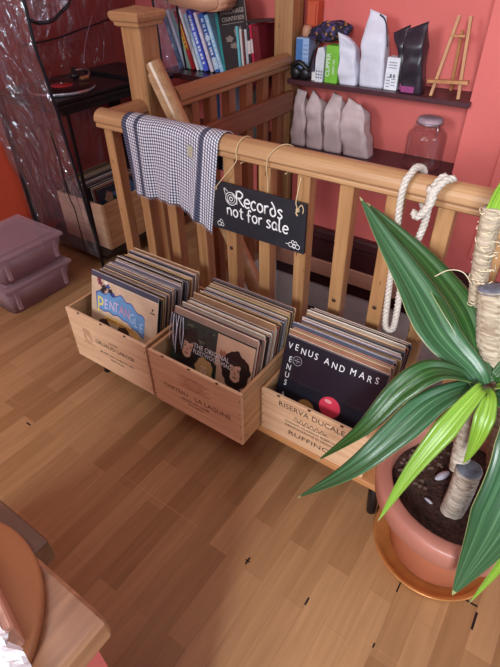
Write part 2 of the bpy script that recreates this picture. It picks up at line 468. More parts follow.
# dark chipped gaps at the panel corners
b = B()
for (x, y, dx, dy, w) in [(-0.413, 0.545, 0.005, 0.024, 0.005), (-0.413, 0.545, 0.014, 0.004, 0.004), (-0.217, 0.545, 0.004, 0.022, 0.005), (-0.025, 0.548, 0.004, 0.012, 0.004),
                          (-0.027, 0.72, 0.003, 0.03, 0.004), (0.168, 0.75, 0.004, 0.05, 0.006), (0.15, 0.79, 0.03, 0.003, 0.005),
                          (-1.385, 0.505, 0.022, 0.006, 0.004)]:
    box(b, x - max(dx, w) / 2, x + max(dx, w) / 2, y - max(dy, w) / 2, y + max(dy, w) / 2, -0.001, 0.0006)
obj('joint_gap', b, M['black'], floor)

b = B(); box(b, -2.62, -2.5, -1.6, 2.54, -0.06, 2.6); struct('wall_left', b, M['wall_orange'])
b = B()
box(b, -2.5, 1.7, 2.42, 2.54, -1.6, 2.6)
struct('wall_back', b, M['wall_red'])
b = B()                                   # flush wall under the alcove + chimney breast beside it
box(b, -1.33, -0.49, 2.30, 2.42, 0.12, 0.535)
box(b, -0.49, 1.7, 2.25, 2.42, 0.12, 2.6)
box(b, -0.325, 0.6, 2.238, 2.25, 0.2, 1.6, 0.004)
struct('wall_right', b, M['wall_red'])
b = B()  # unseen wall added to shape the light; its pier casts the floor shade
box(b, -0.60, 0.10, -1.16, -1.0, 0.0, 2.6); box(b, -2.5, -0.60, -1.16, -1.0, 0.0, 0.55); box(b, 0.10, 1.7, -1.16, -1.0, 0.0, 0.45)
box(b, -2.5, -2.3, -1.16, -1.0, 0.55, 2.6); box(b, -2.3, -0.60, -1.16, -1.0, 2.35, 2.6); box(b, 0.10, 1.7, -1.16, -1.0, 2.35, 2.6)
struct('wall_shade_pier', b, M['ceiling'])
b = B(); box(b, -2.62, 1.7, -1.6, 2.54, 2.6, 2.66); struct('ceiling', b, M['ceiling'])
b = B()
prof = [(2.30, 0.12), (2.262, 0.12), (2.258, 0.108), (2.252, 0.075), (2.258, 0.066), (2.262, 0.06), (2.246, 0.052), (2.246, -0.055), (2.30, -0.055)]
prism(b, prof, lambda u, v, w: V((w, u, v)), -1.33, 1.7)
struct('baseboard_back', b, M['maroon'])
b = B(); box(b, -1.42, 1.7, 2.235, 2.32, -0.15, -0.055, 0.004); struct('trim_1', b, M['nosing'])
b = B(); box(b, -1.42, 1.7, 2.262, 2.32, -0.235, -0.15); struct('trim_2', b, M['maroon'])
b = B()
box(b, -1.48, 1.7, 2.275, 2.34, -1.6, -0.235)
box(b, -1.48, WELL_X0, 1.245, 2.275, -1.6, -0.06)
box(b, -1.42, 1.7, 1.20, 1.245, -1.6, -0.06)
struct('wall_stairwell', b, M['well'])
b = B(); box(b, -1.42, 1.7, 1.245, 2.275, -1.62, -1.6)
for k in range(6):
    box(b, -1.2 + 0.24 * k, -1.2 + 0.24 * (k + 1), 1.25, 2.27, -1.6, -0.42 - 0.19 * k)
struct('floor_stairwell', b, M['carpet'])

# ------------------------------------------------------------------ balustrade
def rail_prof(w=0.074, h=0.061):
    """cross section (across, up), flat underside with a bead, rounded top"""
    p = [(-w * .36, 0), (w * .36, 0), (w * .44, h * .08), (w * .44, h * .20), (w * .40, h * .26), (w * .5, h * .40)]
    for k in range(1, 10):
        a = PI * k / 10
        p.append((math.cos(a) * w * .5, h * .46 + math.sin(a) * h * .54))
    p += [(-w * .5, h * .40), (-w * .40, h * .26), (-w * .44, h * .20), (-w * .44, h * .08)]
    return p
RZ = 0.878
bal = thing('balustrade', 'pine stair balustrade with square spindles, rounded handrail and two newel posts', 'balustrade', (-1.5, 1.21, 0))
b = B(); prism(b, rail_prof(), lambda u, v, w: V((w, 1.21 + u, RZ + v)), -1.497, 1.2)
hr = obj('handrail', b, M['rail'], bal)
b = B(); prism(b, rail_prof(), lambda u, v, w: V((-1.460 + u, w, RZ + v - 0.0006)), 1.2, 1.374)
obj('return_rail', b, M['rail_y'], bal)
for k in range(14):
    x0 = -1.474 + 0.1336 * k
    b = B(); box(b, x0, x0 + 0.042, 1.189, 1.231, 0.0, RZ + 0.004, 0.002)
    sp = obj('spindle', b, M['pine'], bal)
    if k in (4, 7, 8):
        bb = B(); zk = {4: 0.565, 7: 0.50, 8: 0.525}[k]
        lathe(bb, [(0.0, 0.0), (0.007, 0.0), (0.007, 0.0006), (0.0, 0.0006)], (0, 0, 0), 12, xf=Matrix.Translation(V((x0 + 0.02, 1.1885, zk))) @ Matrix.Rotation(PI / 2, 4, 'X'))
        obj('knot', bb, M['nail'], sp)
b = B(); box(b, -1.5, 1.2, 1.175, 1.244, 0.0, 0.02, 0.002); obj('base_rail', b, M['rail'], bal)
def newel(cx, cy, w, ztop, cap):
    b = B(); box(b, cx - w / 2, cx + w / 2, cy - w / 2, cy + w / 2, 0.0, ztop, 0.003)
    nw = obj('newel_post', b, M['pine'], bal)
    if cap:
        b = B()
        rings = [(0.052, 0), (0.058, 0.004), (0.060, 0.014), (0.066, 0.020), (0.070, 0.030), (0.070, 0.040), (0.066, 0.046), (0.0, 0.060)]
        lathe(b, [(r * 1.41421, z) for r, z in rings], (0, 0, 0), 4, xf=Matrix.Translation(V((cx, cy, ztop - 0.002))) @ Matrix.Rotation(PI / 4, 4, 'Z'))
        for f in b.faces: f.smooth = False
        obj('newel_cap', b, M['rail'], nw)
    return nw
newel(-1.461, 1.417, 0.090, 1.168, True)
newel(-1.392, 2.312, 0.098, 1.55, False)
# side balustrade
SZ = 0.905
b = B(); prism(b, rail_prof(0.072, 0.066), lambda u, v, w: V((-1.37 + u, w, SZ + v)), 1.458, 2.266); obj('side_handrail', b, M['rail_y'], bal)
for y in (1.555, 1.668, 1.796, 1.926, 2.057, 2.19):
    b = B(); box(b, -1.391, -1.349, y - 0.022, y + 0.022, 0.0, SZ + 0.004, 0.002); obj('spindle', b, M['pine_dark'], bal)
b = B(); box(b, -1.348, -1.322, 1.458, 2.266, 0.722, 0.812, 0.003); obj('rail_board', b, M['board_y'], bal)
# sloping rail into the stairwell
p0, p1 = V((-1.415, 1.417, 1.055)), V((-0.835, 1.417, 0.02))
d = (p1 - p0).normalized(); nrm = V((d.z, 0, -d.x)); nrm = nrm if nrm.z > 0 else -nrm
b = B(); prism(b, rail_prof(0.066, 0.062), lambda u, v, w: p0 + d * w + V((0, u, 0)) + nrm * (v - 0.031), 0.0, (p1 - p0).length)
obj('stair_rail', b, M['rail'], bal)
b = B(); box(b, -1.472, -1.455, 1.470, 1.486, 0.0, 0.70, 0.002)
tag(obj('garden_cane', b, flat('pale_painted_rod', srgb(176, 172, 140), 0.6)), 'thin pale upright rod behind the towel and the left spindles', 'rod')

# ------------------------------------------------------------------ towel over the rail
def towel_fn(s, t):
    # s 0..1 across, t 0..1 from front hem over the rail to back hem
    wob = lambda k: math.sin(k)
    xt = -1.350 + 0.412 * s
    zf = 0.690 - 0.012 * math.sin(s * 7) - (max(0, s - 0.35) / 0.65) ** 1.2 * 0.068
    zb = 0.80 - 0.20 * max(0, 1 - abs(s - 0.36) / 0.22)
    top = 0.9435; Lf = top - zf - 0.03; arc = 0.12; Lb = top - zb - 0.03
    L = Lf + arc + Lb; l = t * L
    if l < Lf:
        k = l / Lf; h = 1 - k                      # h 1 at the hem
        z = zf + l
        x = xt + (0.010 - 0.062 * max(0, s - 0.05)) * h * 0.95
        y = 1.167 - 0.006 * h + 0.007 * math.sin(s * 19 + 2 * h) * (0.15 + h * 0.85) + 0.004 * math.sin(s * 43 + 1) * h
        y = min(y, 1.1685 - 0.0) if h < 0.35 else min(y, 1.180)
    elif l < Lf + arc:
        a = (l - Lf) / arc * PI
        y = 1.21 - math.cos(a) * 0.0425; z = 0.9135 + math.sin(a) * 0.030; x = xt
    else:
        k = (l - Lf - arc); z = 0.9135 - k; x = xt; y = 1.2535 + 0.003 * math.sin(s * 17)
    return V((x, y, z)), (s * 0.44, l)
b = B(); grid(b, 60, 70, towel_fn)
tw = obj('tea_towel', b, M['towel'], None, True)
solidify(tw, 0.0016, 0)
tag(tw, 'navy and white checked tea towel draped over the pine handrail', 'towel')
b = B()
def patch_fn(s, t):
    p, _ = towel_fn(0.71 + 0.055 * s, 0.405 + 0.075 * t); return p + V((0, -0.0016, 0)), (s, t)
grid(b, 6, 8, patch_fn); pt = obj('woven_patch', b, M['patch'], tw, True)
b = B()
for k in range(70):
    s = k / 69; p, _ = towel_fn(s, 0.0)
    tube(b, [p + V((0, 0, 0.001)), p + V((random.uniform(-.003, .003), random.uniform(-.002, .001), -0.008))], 0.0006, 4)
o = obj('fringe', b, cm((200, 198, 210), 0.9), tw); o['kind'] = 'stuff'

# ------------------------------------------------------------------ hanging sign
SG = dict(x0=-0.976, x1=-0.625, z0=0.641, z1=0.804, y=1.1665)
sign = thing('chalkboard_sign', 'black sign hand-lettered in white hung from the handrail by string', 'sign', (-0.795, 1.171, 0.641))
b = B(); box(b, SG['x0'], SG['x1'], 1.167, 1.175, SG['z0'], SG['z1'], 0.0012); obj('board', b, M['black_board'], sign)
GL = {
 'R': (.62, [[(.04, .02), (.04, 1)], [(.0, .92), (.3, 1.02), (.55, .85), (.42, .58), (.1, .5)], [(.2, .52), (.42, .2), (.66, .02)]]),
 'e': (.52, [[(.06, .30), (.44, .36), (.42, .54), (.24, .62), (.05, .42), (.07, .14), (.24, .0), (.46, .10)]]),
 'c': (.48, [[(.42, .52), (.26, .62), (.07, .44), (.06, .16), (.22, .0), (.42, .10)]]),
 'o': (.54, [[(.26, .62), (.07, .45), (.07, .17), (.25, .0), (.44, .16), (.44, .45), (.26, .62)]]),
 'r': (.42, [[(.06, .0), (.06, .6)], [(.06, .38), (.2, .58), (.36, .58)]]),
 'd': (.54, [[(.26, .58), (.07, .42), (.07, .15), (.24, .0), (.44, .16), (.42, .45), (.30, .75), (.12, .98)]]),
 's': (.46, [[(.40, .52), (.24, .62), (.08, .50), (.22, .34), (.38, .18), (.24, .0), (.04, .06)]]),
 'n': (.54, [[(.06, .0), (.06, .6)], [(.06, .40), (.24, .60), (.42, .44), (.44, .0)]]),
 't': (.44, [[(.2, .86), (.2, .18), (.28, .02), (.4, .06)], [(.02, .6), (.4, .6)]]),
 'f': (.44, [[(.42, .82), (.30, .92), (.18, .76), (.18, -.12)], [(.02, .48), (.38, .5)]]),
 'a': (.54, [[(.40, .54), (.24, .62), (.06, .42), (.07, .12), (.22, .0), (.40, .18), (.42, .56), (.42, .12), (.50, .0)]]),
 'l': (.32, [[(.08, .98), (.08, .14), (.16, .02), (.26, .04)]]),
}
def handwrite(bm, s, x, z, h, y, slope=0.0, r=0.0024, gap=0.09):
    for ch in s:
        if ch == ' ': x += 0.24 * h; continue
        w, st = GL[ch]
        for line in st:
            pts = spline([(x + px * h, y, z + pz * h + slope * (px * h)) for px, pz in line], 5)
            tube(bm, pts, r, 6)
        x += (w + gap) * h; z += slope * (w + gap) * h
    return x
b = B()
handwrite(b, 'Records', -0.876, 0.742, 0.046, 0, -0.03, 0.0029, 0.03)
handwrite(b, 'not for sale', -0.915, 0.700, 0.041, 0, -0.03, 0.0027, 0.05)
for v in b.verts: v.co.y = 1.1668 + v.co.y * 0.12
obj('lettering', b, M['white_ink'], sign, True)
b = B()
def circ_pts(cx, cz, r, y=0, n=20, a0=0, a1=2 * PI, ry=None):
    return [V((cx + r * math.cos(a0 + (a1 - a0) * k / n), y, cz + (ry or r) * math.sin(a0 + (a1 - a0) * k / n))) for k in range(n + 1)]
cx, cz = -0.896, 0.757
tube(b, circ_pts(cx, cz, .021), 0.0014, 6); tube(b, circ_pts(cx, cz, .014), 0.001, 6); tube(b, circ_pts(cx, cz, .006), 0.0016, 6)
tube(b, circ_pts(cx, cz, .0175, n=8, a0=.3, a1=1.2), 0.0012, 6); tube(b, circ_pts(cx, cz, .0175, n=8, a0=3.4, a1=4.3), 0.0012, 6)
tube(b, spline([(cx - .022, 0, cz + .010), (cx - .026, 0, cz + .030), (cx - .012, 0, cz + .022)], 5), 0.0012, 6)
for (mx, mz, fl) in ((-0.948, 0.660, 1), (-0.672, 0.662, 1), (-0.648, 0.660, -1)):
    tube(b, circ_pts(mx, mz, .0075), 0.0011, 6)
    tube(b, circ_pts(mx + .012 * fl, mz - .001, .006), 0.0011, 6)
    tube(b, spline([(mx, 0, mz + .006), (mx + .006 * fl, 0, mz + .016), (mx + .015 * fl, 0, mz + .010)], 5), 0.001, 6)
tube(b, [(-0.690, 0, 0.662), (-0.682, 0, 0.662)], 0.0012, 6)
for v in b.verts: v.co.y = 1.1668 + v.co.y * 0.12
obj('doodles', b, M['white_ink'], sign, True)
def string_loop(hx, hz, rx, rx2, tail):
    pts = [(hx, 1.164, hz), ((hx * 2 + rx) / 3, 1.163, hz + (0.875 - hz) * .35), (rx, 1.166, 0.878)]
    for k in range(0, 9):
        a = PI * k / 8
        pts.append((rx + (rx2 - rx) * k / 8, 1.21 - math.cos(a) * 0.0405, 0.906 + math.sin(a) * 0.0355))
    pts += [(rx2, 1.25, 0.885), (rx2, 1.21, 0.8735), (rx2 - .002, 1.180, 0.872)]
    return pts
b = B(); tube(b, spline(string_loop(-0.953, 0.783, -0.872, -0.862, 0), 4), 0.0017, 6)
tube(b, circ_pts(-0.953, 0.781, .004, 1.1645, 10), 0.0016, 6); obj('string', b, M['string'], sign, True)
b = B(); tube(b, spline([(-0.768, 1.1815, 0.785), (-0.766, 1.180, 0.84)] + string_loop(-0.652, 0.783, -0.762, -0.705, 0)[2:], 4), 0.0017, 6)
tube(b, spline([(-0.652, 1.1635, 0.783), (-0.658, 1.163, 0.805), (-0.655, 1.168, 0.84), (-0.655, 1.181, 0.874)], 5), 0.0017, 6)
tube(b, spline([(-0.652, 1.1635, 0.783), (-0.640, 1.163, 0.80), (-0.633, 1.164, 0.788), (-0.634, 1.163, 0.775)], 5), 0.0015, 6)
tube(b, spline([(-0.652, 1.1635, 0.783), (-0.656, 1.163, 0.772), (-0.65, 1.163, 0.764)], 4), 0.0022, 6)
tube(b, circ_pts(-0.652, 0.781, .005, 1.1645, 10), 0.002, 6); obj('string', b, M['string'], sign, True)
b = B()
for hx in (-0.953, -0.652):
    lathe(b, [(0, 0), (0.0042, 0), (0.0042, 0.0005), (0, 0.0005)], (0, 0, 0), 12, xf=Matrix.Translation(V((hx, 1.1668, 0.783))) @ Matrix.Rotation(PI / 2, 4, 'X'))
obj('hole', b, M['black'], sign)

# ------------------------------------------------------------------ rope
def rope(bm, pts, R, turns_per_m=26, n=7, k=6):
    ps = spline(pts, k)
    # resample
    out = [ps[0]]; acc = 0
    step = R * 0.7
    for a, c in zip(ps, ps[1:]):
        seg = (c - a).length; t = step - acc
        while t <= seg:
            out.append(a + (c - a) * (t / seg)); t += step
        acc = (acc + seg) % step if seg > 0 else acc
    T, Nn, Bn = frames(out)
    for q in range(3):
        sp = []
        for i, p in enumerate(out):
            a = 2 * PI * (i * step * turns_per_m + q / 3)
            sp.append(p + (Nn[i] * math.cos(a) + Bn[i] * math.sin(a)) * R * 0.5)
        tube(bm, sp, R * 0.56, n)
rp = thing('cotton_rope', 'white twisted cotton rope knotted round the handrail and hanging in a loop', 'rope', (-0.33, 1.16, 0.48))
b = B()
R_ = 0.0095
rope(b, [(-0.322, 1.160, 0.484), (-0.335, 1.160, 0.506), (-0.344, 1.161, 0.62), (-0.352, 1.161, 0.78), (-0.358, 1.159, 0.88), (-0.356, 1.163, 0.930),
         (-0.352, 1.180, 0.944), (-0.350, 1.21, 0.9515), (-0.343, 1.240, 0.942), (-0.340, 1.2575, 0.92), (-0.336, 1.2555, 0.885), (-0.325, 1.235, 0.866),
         (-0.310, 1.20, 0.866), (-0.294, 1.168, 0.873), (-0.286, 1.150, 0.895), (-0.286, 1.153, 0.925), (-0.280, 1.178, 0.948), (-0.268, 1.196, 0.953)], R_)
obj('rope_strand', b, M['rope'], rp, True)
b = B()
rope(b, [(-0.322, 1.160, 0.484), (-0.309, 1.158, 0.498), (-0.308, 1.157, 0.56), (-0.312, 1.157, 0.66), (-0.302, 1.157, 0.75), (-0.288, 1.154, 0.83), (-0.284, 1.145, 0.875),
         (-0.282, 1.140, 0.910), (-0.274, 1.146, 0.938), (-0.262, 1.168, 0.953), (-0.248, 1.192, 0.951)], R_)
rope(b, [(-0.318, 1.150, 0.868), (-0.304, 1.138, 0.862), (-0.290, 1.133, 0.880), (-0.278, 1.134, 0.906), (-0.280, 1.144, 0.932), (-0.296, 1.154, 0.928)], R_ * 1.05)
obj('knot', b, M['rope'], rp, True)

# ------------------------------------------------------------------ bench under the crates
bench = thing('low_bench', 'low wooden bench board on black splayed legs carrying the three record crates', 'bench', (-0.77, 1.0, 0))
b = B(); box(b, -1.415, -0.168, 0.853, 1.16, 0.157, 0.181, 0.002); obj('bench_top', b, M['bench'], bench)
for (x, y, tx, ty) in ((-1.345, 0.915, -1.358, 0.872), (-0.20, 0.915, -0.186, 0.892), (-1.345, 1.10, -1.36, 1.12), (-0.20, 1.10, -0.186, 1.12)):
    b = B(); tube(b, [(x, y, 0.157), (tx, ty, 0.0)], [0.019, 0.014], 16); lg = obj('leg', b, M['black'], bench, True)

# ------------------------------------------------------------------ wine crates
def crate(x0, x1, y0, y1, z0, z1, name, label, t=0.011, notch=True, group=None):
    r = thing(name, label, 'crate', ((x0 + x1) / 2, (y0 + y1) / 2, z0), 0, group)
    b = B(); box(b, x0 + t, x1 - t, y0 + t, y1 - t, z0, z0 + 0.009); obj('base_panel', b, M['crate_in'], r)
    b = B(); box(b, x0, x1, y0, y0 + t, z0, z1, 0.0012); fp = obj('front_panel', b, M['crate'], r)
    b = B(); box(b, x0, x1, y1 - t, y1, z0, z1, 0.0012); obj('back_panel', b, M['crate'], r)
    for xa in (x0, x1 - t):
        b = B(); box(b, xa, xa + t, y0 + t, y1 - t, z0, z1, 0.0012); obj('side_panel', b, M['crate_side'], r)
    NL = [(0, 0), (0.0022, 0), (0.0022, 0.0006), (0, 0.0006)]
    for k in range(4):
        zz = z0 + (z1 - z0) * (k + .5) / 4
        for xx, yy, ax in ((x0 + 0.006, y0 + 0.0002, 'X'), (x1 - 0.006, y0 + 0.0002, 'X'), (x1 - 0.0002, y0 + 0.02, 'Y')):
            b = B(); lathe(b, NL, (0, 0, 0), 8, xf=Matrix.Translation(V((xx, yy, zz))) @ Matrix.Rotation(PI / 2, 4, ax)); obj('nail', b, M['nail'], r)
    for k in range(3):
        xx = x0 + (x1 - x0) * (k + .6) / 3.4
        b = B(); box(b, xx - 0.006, xx + 0.004, y0 - 0.0004, y0 + 0.003, z1 - 0.003, z1 + 0.0004); obj('staple', b, M['nail'], r)
    return r, fp
CZ = 0.1815
cl, clf = crate(-1.342, -0.955, 0.764, 1.13, CZ, 0.400, 'wine_crate', 'wooden wine crate at the left end of the bench, holding the pale cover record')
cmid, cmf = crate(-0.940, -0.578, 0.760, 1.13, CZ, 0.401, 'wine_crate', 'wooden wine crate jutting out in the middle of the bench, stamped with large lettering')
cr, crf = crate(-0.574, -0.226, 0.857, 1.13, CZ, 0.354, 'wine_crate', 'shallower wooden wine crate at the right end of the bench beside the plant')

EX, EY = (1, 0, 0), (0, 0, 1)
def stamp(fp, lines, y, mat):
    for (t_, x, z, size, xs) in lines:
        b = B(); text(b, t_, (x, y - 0.0003, z), EX, EY, size, 0.0006, 0, 'CENTER', xs); o = obj('stamped_line', b, mat, fp)
# left crate
stamp(clf, [('GRUAUD LAROSE', -1.118, 0.298, 0.0235, 1.02), ('GRAND CRU CLASSE EN 1855', -1.118, 0.262, 0.0115, 1.1), ('SAINT-JULIEN', -1.118, 0.243, 0.010, 1.1), ('CHATEAU', -1.118, 0.325, 0.008, 1.2)], 0.764, M['brand_dark'])
b = B()
ec = (-1.252, 0.300)
tube(b, circ_pts(ec[0], ec[1], .020, 0.7637, 20), 0.0012, 4)
tube(b, circ_pts(ec[0], ec[1], .013, 0.7637, 20), 0.0010, 4)
for k in range(7):
    box(b, ec[0] - .028 + k * .008, ec[0] - .025 + k * .008, 0.7634, 0.7645, ec[1] - .032 + (k % 2) * .006, ec[1] - .022)
for k in range(3): box(b, ec[0] - .02, ec[0] + .02, 0.7634, 0.7645, ec[1] + .024 + k * .006, ec[1] + .027 + k * .006)
obj('emblem', b, cm((176, 128, 96), 0.8), clf)
# middle crate
stamp(cmf, [('LA LAGUNE', -0.690, 0.270, 0.028, 0.95), ('GRAND CRU CLASSE', -0.760, 0.252, 0.011, 1.1), ('HAUT-MEDOC', -0.760, 0.236, 0.009, 1.1), ('CHATEAU', -0.838, 0.272, 0.025, 0.9)], 0.760, M['brand'])
b = B()
for k in range(9):
    w_ = 0.055 + 0.012 * math.sin(k * 2.1)
    box(b, -0.760 - w_, -0.760 + w_, 0.7596, 0.7605, 0.312 + k * .0062, 0.3145 + k * .0062)
tube(b, circ_pts(-0.760, 0.338, .030, 0.7598, 24, ry=.024), 0.0012, 4)
obj('engraving', b, cm((182, 130, 98), 0.8), cmf)
# right crate
stamp(crf, [('RISERVA DUCALE', -0.404, 0.318, 0.0285, 0.98), ('CHIANTI CLASSICO RISERVA', -0.404, 0.262, 0.0125, 1.05),
                ('DENOMINAZIONE DI ORIGINE', -0.404, 0.246, 0.0115, 1.05), ('RUFFINO', -0.404, 0.212, 0.026, 1.35)], 0.857, M['brand_dark'])
b = B()
pts = [(-0.455 + 0.105 * k / 40, 0.8568, 0.290 + 0.010 * math.sin(k * 0.95) * (1 - k / 80)) for k in range(41)]
tube(b, pts, 0.0011, 4)
tube(b, spline([(-0.46, 0.8568, 0.283), (-0.40, 0.8568, 0.279), (-0.345, 0.8568, 0.284)], 6), 0.0009, 4)
obj('signature', b, M['brand_dark'], crf)

# ------------------------------------------------------------------ records
PAL = [((26, 24, 28), (96, 86, 84)), ((150, 134, 120), (236, 224, 208)), ((104, 86, 78), (206, 182, 162)), ((48, 38, 38), (166, 142, 126)),  # most covers darkened to put the shade between sleeves into their colour
       ((138, 102, 76), (226, 192, 156)), ((110, 98, 108), (214, 204, 210)), ((34, 33, 44), (132, 122, 130)), ((96, 44, 38), (196, 132, 108)),
       ((140, 110, 60), (220, 190, 130)), ((66, 70, 86), (172, 170, 180)), ((176, 168, 166), (244, 238, 232)), ((66, 52, 46), (190, 158, 132)),
       ((28, 25, 26), (216, 198, 184)), ((148, 120, 104), (230, 202, 182))]
CN = {0: 'black', 1: 'cream', 2: 'taupe', 3: 'dark brown', 4: 'tan', 5: 'lilac grey', 6: 'navy', 7: 'brick red', 8: 'mustard', 9: 'slate blue', 10: 'white', 11: 'brown', 12: 'black with pale edge', 13: 'pinkish beige'}
ORD = ['first', 'second', 'third', 'fourth', 'fifth', 'sixth', 'seventh', 'eighth', 'ninth', 'tenth', 'eleventh', 'twelfth', 'thirteenth', 'fourteenth', 'fifteenth',
       'sixteenth', 'seventeenth', 'eighteenth', 'nineteenth', 'twentieth', 'twenty-first', 'twenty-second', 'twenty-third', 'twenty-fourth', 'twenty-fifth', 'twenty-sixth', 'twenty-seventh', 'twenty-eighth', 'twenty-ninth', 'thirtieth', 'thirty-first', 'thirty-second', 'thirty-third']
LP = 0.3145
def rec_xf(x, y, z, lean, twist=0.0):
    """local: x across, y depth (front -), z up from the sleeve's bottom edge; leans back by lean"""
    return Matrix.Translation(V((x, y, z))) @ Matrix.Rotation(twist, 4, 'Z') @ Matrix.Rotation(-lean, 4, 'X')
def record(xf, cover, edge, label, group=None, t=0.0036, w=LP, h=LP):
    r = thing('record_sleeve', label, 'record', tuple(xf.translation), 0, group)
    b = B(); box(b, -w / 2, w / 2, -t / 2, t / 2, 0, h, 0.0007, 0, xf)
    o = obj('cardboard_sleeve', b, [cm(cover, 0.42, 0.15)], r)
    # worn spine edge along the top
    b = B(); box(b, -w / 2 + .001, w / 2 - .001, -t / 2 - .0001, t / 2 - .0003, h - 0.0012, h + 0.0005, 0, 0, xf)
    box(b, w / 2 - .0006, w / 2 + .0004, -t / 2 + .0004, t / 2 - .0004, .002, h - 0.002, 0, 0, xf)
    obj('worn_edge', b, [cm(edge, 0.7)], r)
    return r, o
def stack(cx, ybot, ztop_front, n, pitch, lean, where, group, seed, front=None, z=None, jx=0.006):
    rnd = random.Random(seed); out = []
    y = ybot; last = None
    for k in range(n):
        c = rnd.randrange(len(PAL))
        while c == last: c = rnd.randrange(len(PAL))
        last = c
        x = cx + rnd.uniform(-jx, jx); zz = z + rnd.choice((0, 0, 0, 0.004, 0.008)) + (0.012 if rnd.random() < 0.08 else 0)
        xf = rec_xf(x, y, zz, lean - 0.0010 * k)
        if k == 0 and front:
            cov, edg, lab = front
            xf = rec_xf(cx, y, z, lean)
            out.append((record(xf, cov, edg, lab), xf))
        else:
            cov, edg = PAL[c]
            record(xf, cov, edg, '%s record sleeve, %s from the front in the %s' % (CN[c], ORD[k], where), group)
        y += pitch
    return out
R14 = math.radians(16)
fl = stack(-1.135, 0.786, 0, 32, 0.0070, math.radians(15.5), 'left wine crate', 'records in the left crate', 3,
           ((206, 178, 150), (232, 214, 190), 'pale beige record sleeve with rainbow lettering at the front of the left crate'), CZ + 0.0095)
fm = stack(-0.752, 0.784, 0, 33, 0.0070, math.radians(15.5), 'middle wine crate', 'records in the middle crate', 5,
           ((44, 44, 40), (150, 140, 130), 'record sleeve with three long-haired portraits at the front of the middle crate'), CZ + 0.0095)
frr = stack(-0.399, 0.876, 0, 25, 0.0068, math.radians(17.5), 'right wine crate', 'records in the right crate', 11,
            ((16, 19, 34), (90, 88, 96), 'black record sleeve with a red ball at the front of the right crate'), CZ + 0.0095)

def on_cover(xf, t=0.0036, dz=0.0):
    """returns function (x, z, layer) -> world point just in front of the sleeve"""
    return lambda x, z, l=0: xf @ V((x, -t / 2 - 0.0004 - 0.00012 * l, z + dz))
def cexy(xf): return (xf.to_3x3() @ V((1, 0, 0)), xf.to_3x3() @ V((0, 0, 1)))
def disc(bm, P, cx, cz, r, l=0, mat=0, n=28, ry=None, a0=0, a1=2 * PI):
    f = bm.faces.new([bm.verts.new(P(cx + r * math.cos(a0 + (a1 - a0) * k / n), cz + (ry or r) * math.sin(a0 + (a1 - a0) * k / n), l)) for k in range(n)])
    f.material_index = mat; return f
def poly(bm, P, pts, l=0, mat=0):
    f = bm.faces.new([bm.verts.new(P(x, z, l)) for x, z in pts]); f.material_index = mat; return f
def blob(bm, P, cx, cz, rx, rz, l, mat, seed, amp=0.18, n=40):
    rnd = random.Random(seed); ph = [rnd.uniform(0, 6.28) for _ in range(4)]
    poly(bm, P, [(cx + rx * (1 + amp * (math.sin(5 * a + ph[0]) * .5 + math.sin(9 * a + ph[1]) * .35 + math.sin(14 * a + ph[2]) * .3)) * math.cos(a),
                  cz + rz * (1 + amp * (math.sin(5 * a + ph[0]) * .5 + math.sin(9 * a + ph[1]) * .35 + math.sin(14 * a + ph[2]) * .3)) * math.sin(a)) for a in [2 * PI * k / n for k in range(n)]], l, mat)
def portrait(bm, P, cx, cz, s, hair, skin, dark, seed, l=1, tilt=0.0):
    """generic head: shoulders, hair, face, eyes, brows, nose, mouth"""
    c, sn = math.cos(tilt), math.sin(tilt)
    Q = lambda x, z, ll=0: P(cx + (x * c - z * sn) * s, cz + (x * sn + z * c) * s, ll)
    poly(bm, Q, [(-.9, -1.9), (-.75, -1.25), (-.3, -.95), (.3, -.95), (.75, -1.25), (.9, -1.9)], l, dark)
    blob(bm, Q, 0, -.05, .86, .98, l + 1, hair, seed, .12)
    disc(bm, Q, 0, -.14, .38, l + 2, skin, 24, .56)
    blob(bm, Q, -.08, .34, .34, .17, l + 3, hair, seed + 7, .2)
    blob(bm, Q, -.40, -.2, .13, .52, l + 3, hair, seed + 8, .2); blob(bm, Q, .40, -.2, .13, .52, l + 3, hair, seed + 9, .2)
    for e in (-.18, .18):
        disc(bm, Q, e, -.06, .07, l + 3, dark, 10, .035)
        poly(bm, Q, [(e - .10, .03), (e + .10, .03), (e + .08, .06), (e - .08, .06)], l + 3, hair)
    poly(bm, Q, [(-.03, -.05), (.06, -.30), (-.06, -.30)], l + 3, 4)
    disc(bm, Q, 0, -.44, .13, l + 3, 5, 10, .04)

# left crate front cover
(rr, so), xf = fl[0]; P = on_cover(xf, dz=.012); ex, ey = cexy(xf)
b = B()
mats = [cm((104, 152, 200)), cm((66, 46, 38)), cm((214, 166, 132)), cm((52, 36, 34)), cm((176, 120, 96)), cm((150, 70, 60)), cm((232, 190, 110)), cm((60, 74, 150)), cm((120, 50, 70)), cm((236, 226, 208)), cm((40, 34, 40))]
# cloud-shaped lettering panel (arched band)
top = []; bot = []
for k in range(25):
    u = k / 24; x = -0.128 + 0.232 * u; arch = 0.020 * math.sin(u * PI) - 0.055 * max(0, u - .55)
    top.append((x, 0.246 + arch + 0.006 * math.sin(u * 28))); bot.append((x, 0.190 + arch * .6 - 0.018 * u + 0.003 * math.sin(u * 31)))
poly(b, P, [(x - (.006 if i == 0 else 0), z + 0.004) for i, (x, z) in enumerate(top)] + [(x, z - 0.004) for x, z in bot[::-1]], 0, 7)
poly(b, P, top + bot[::-1], 1, 0)
# banner
ban = [(-0.088, 0.172), (-0.02, 0.176), (0.045, 0.168), (0.085, 0.150), (0.078, 0.130), (0.042, 0.146), (-0.02, 0.154), (-0.085, 0.150)]
poly(b, P, ban, 1, 6)
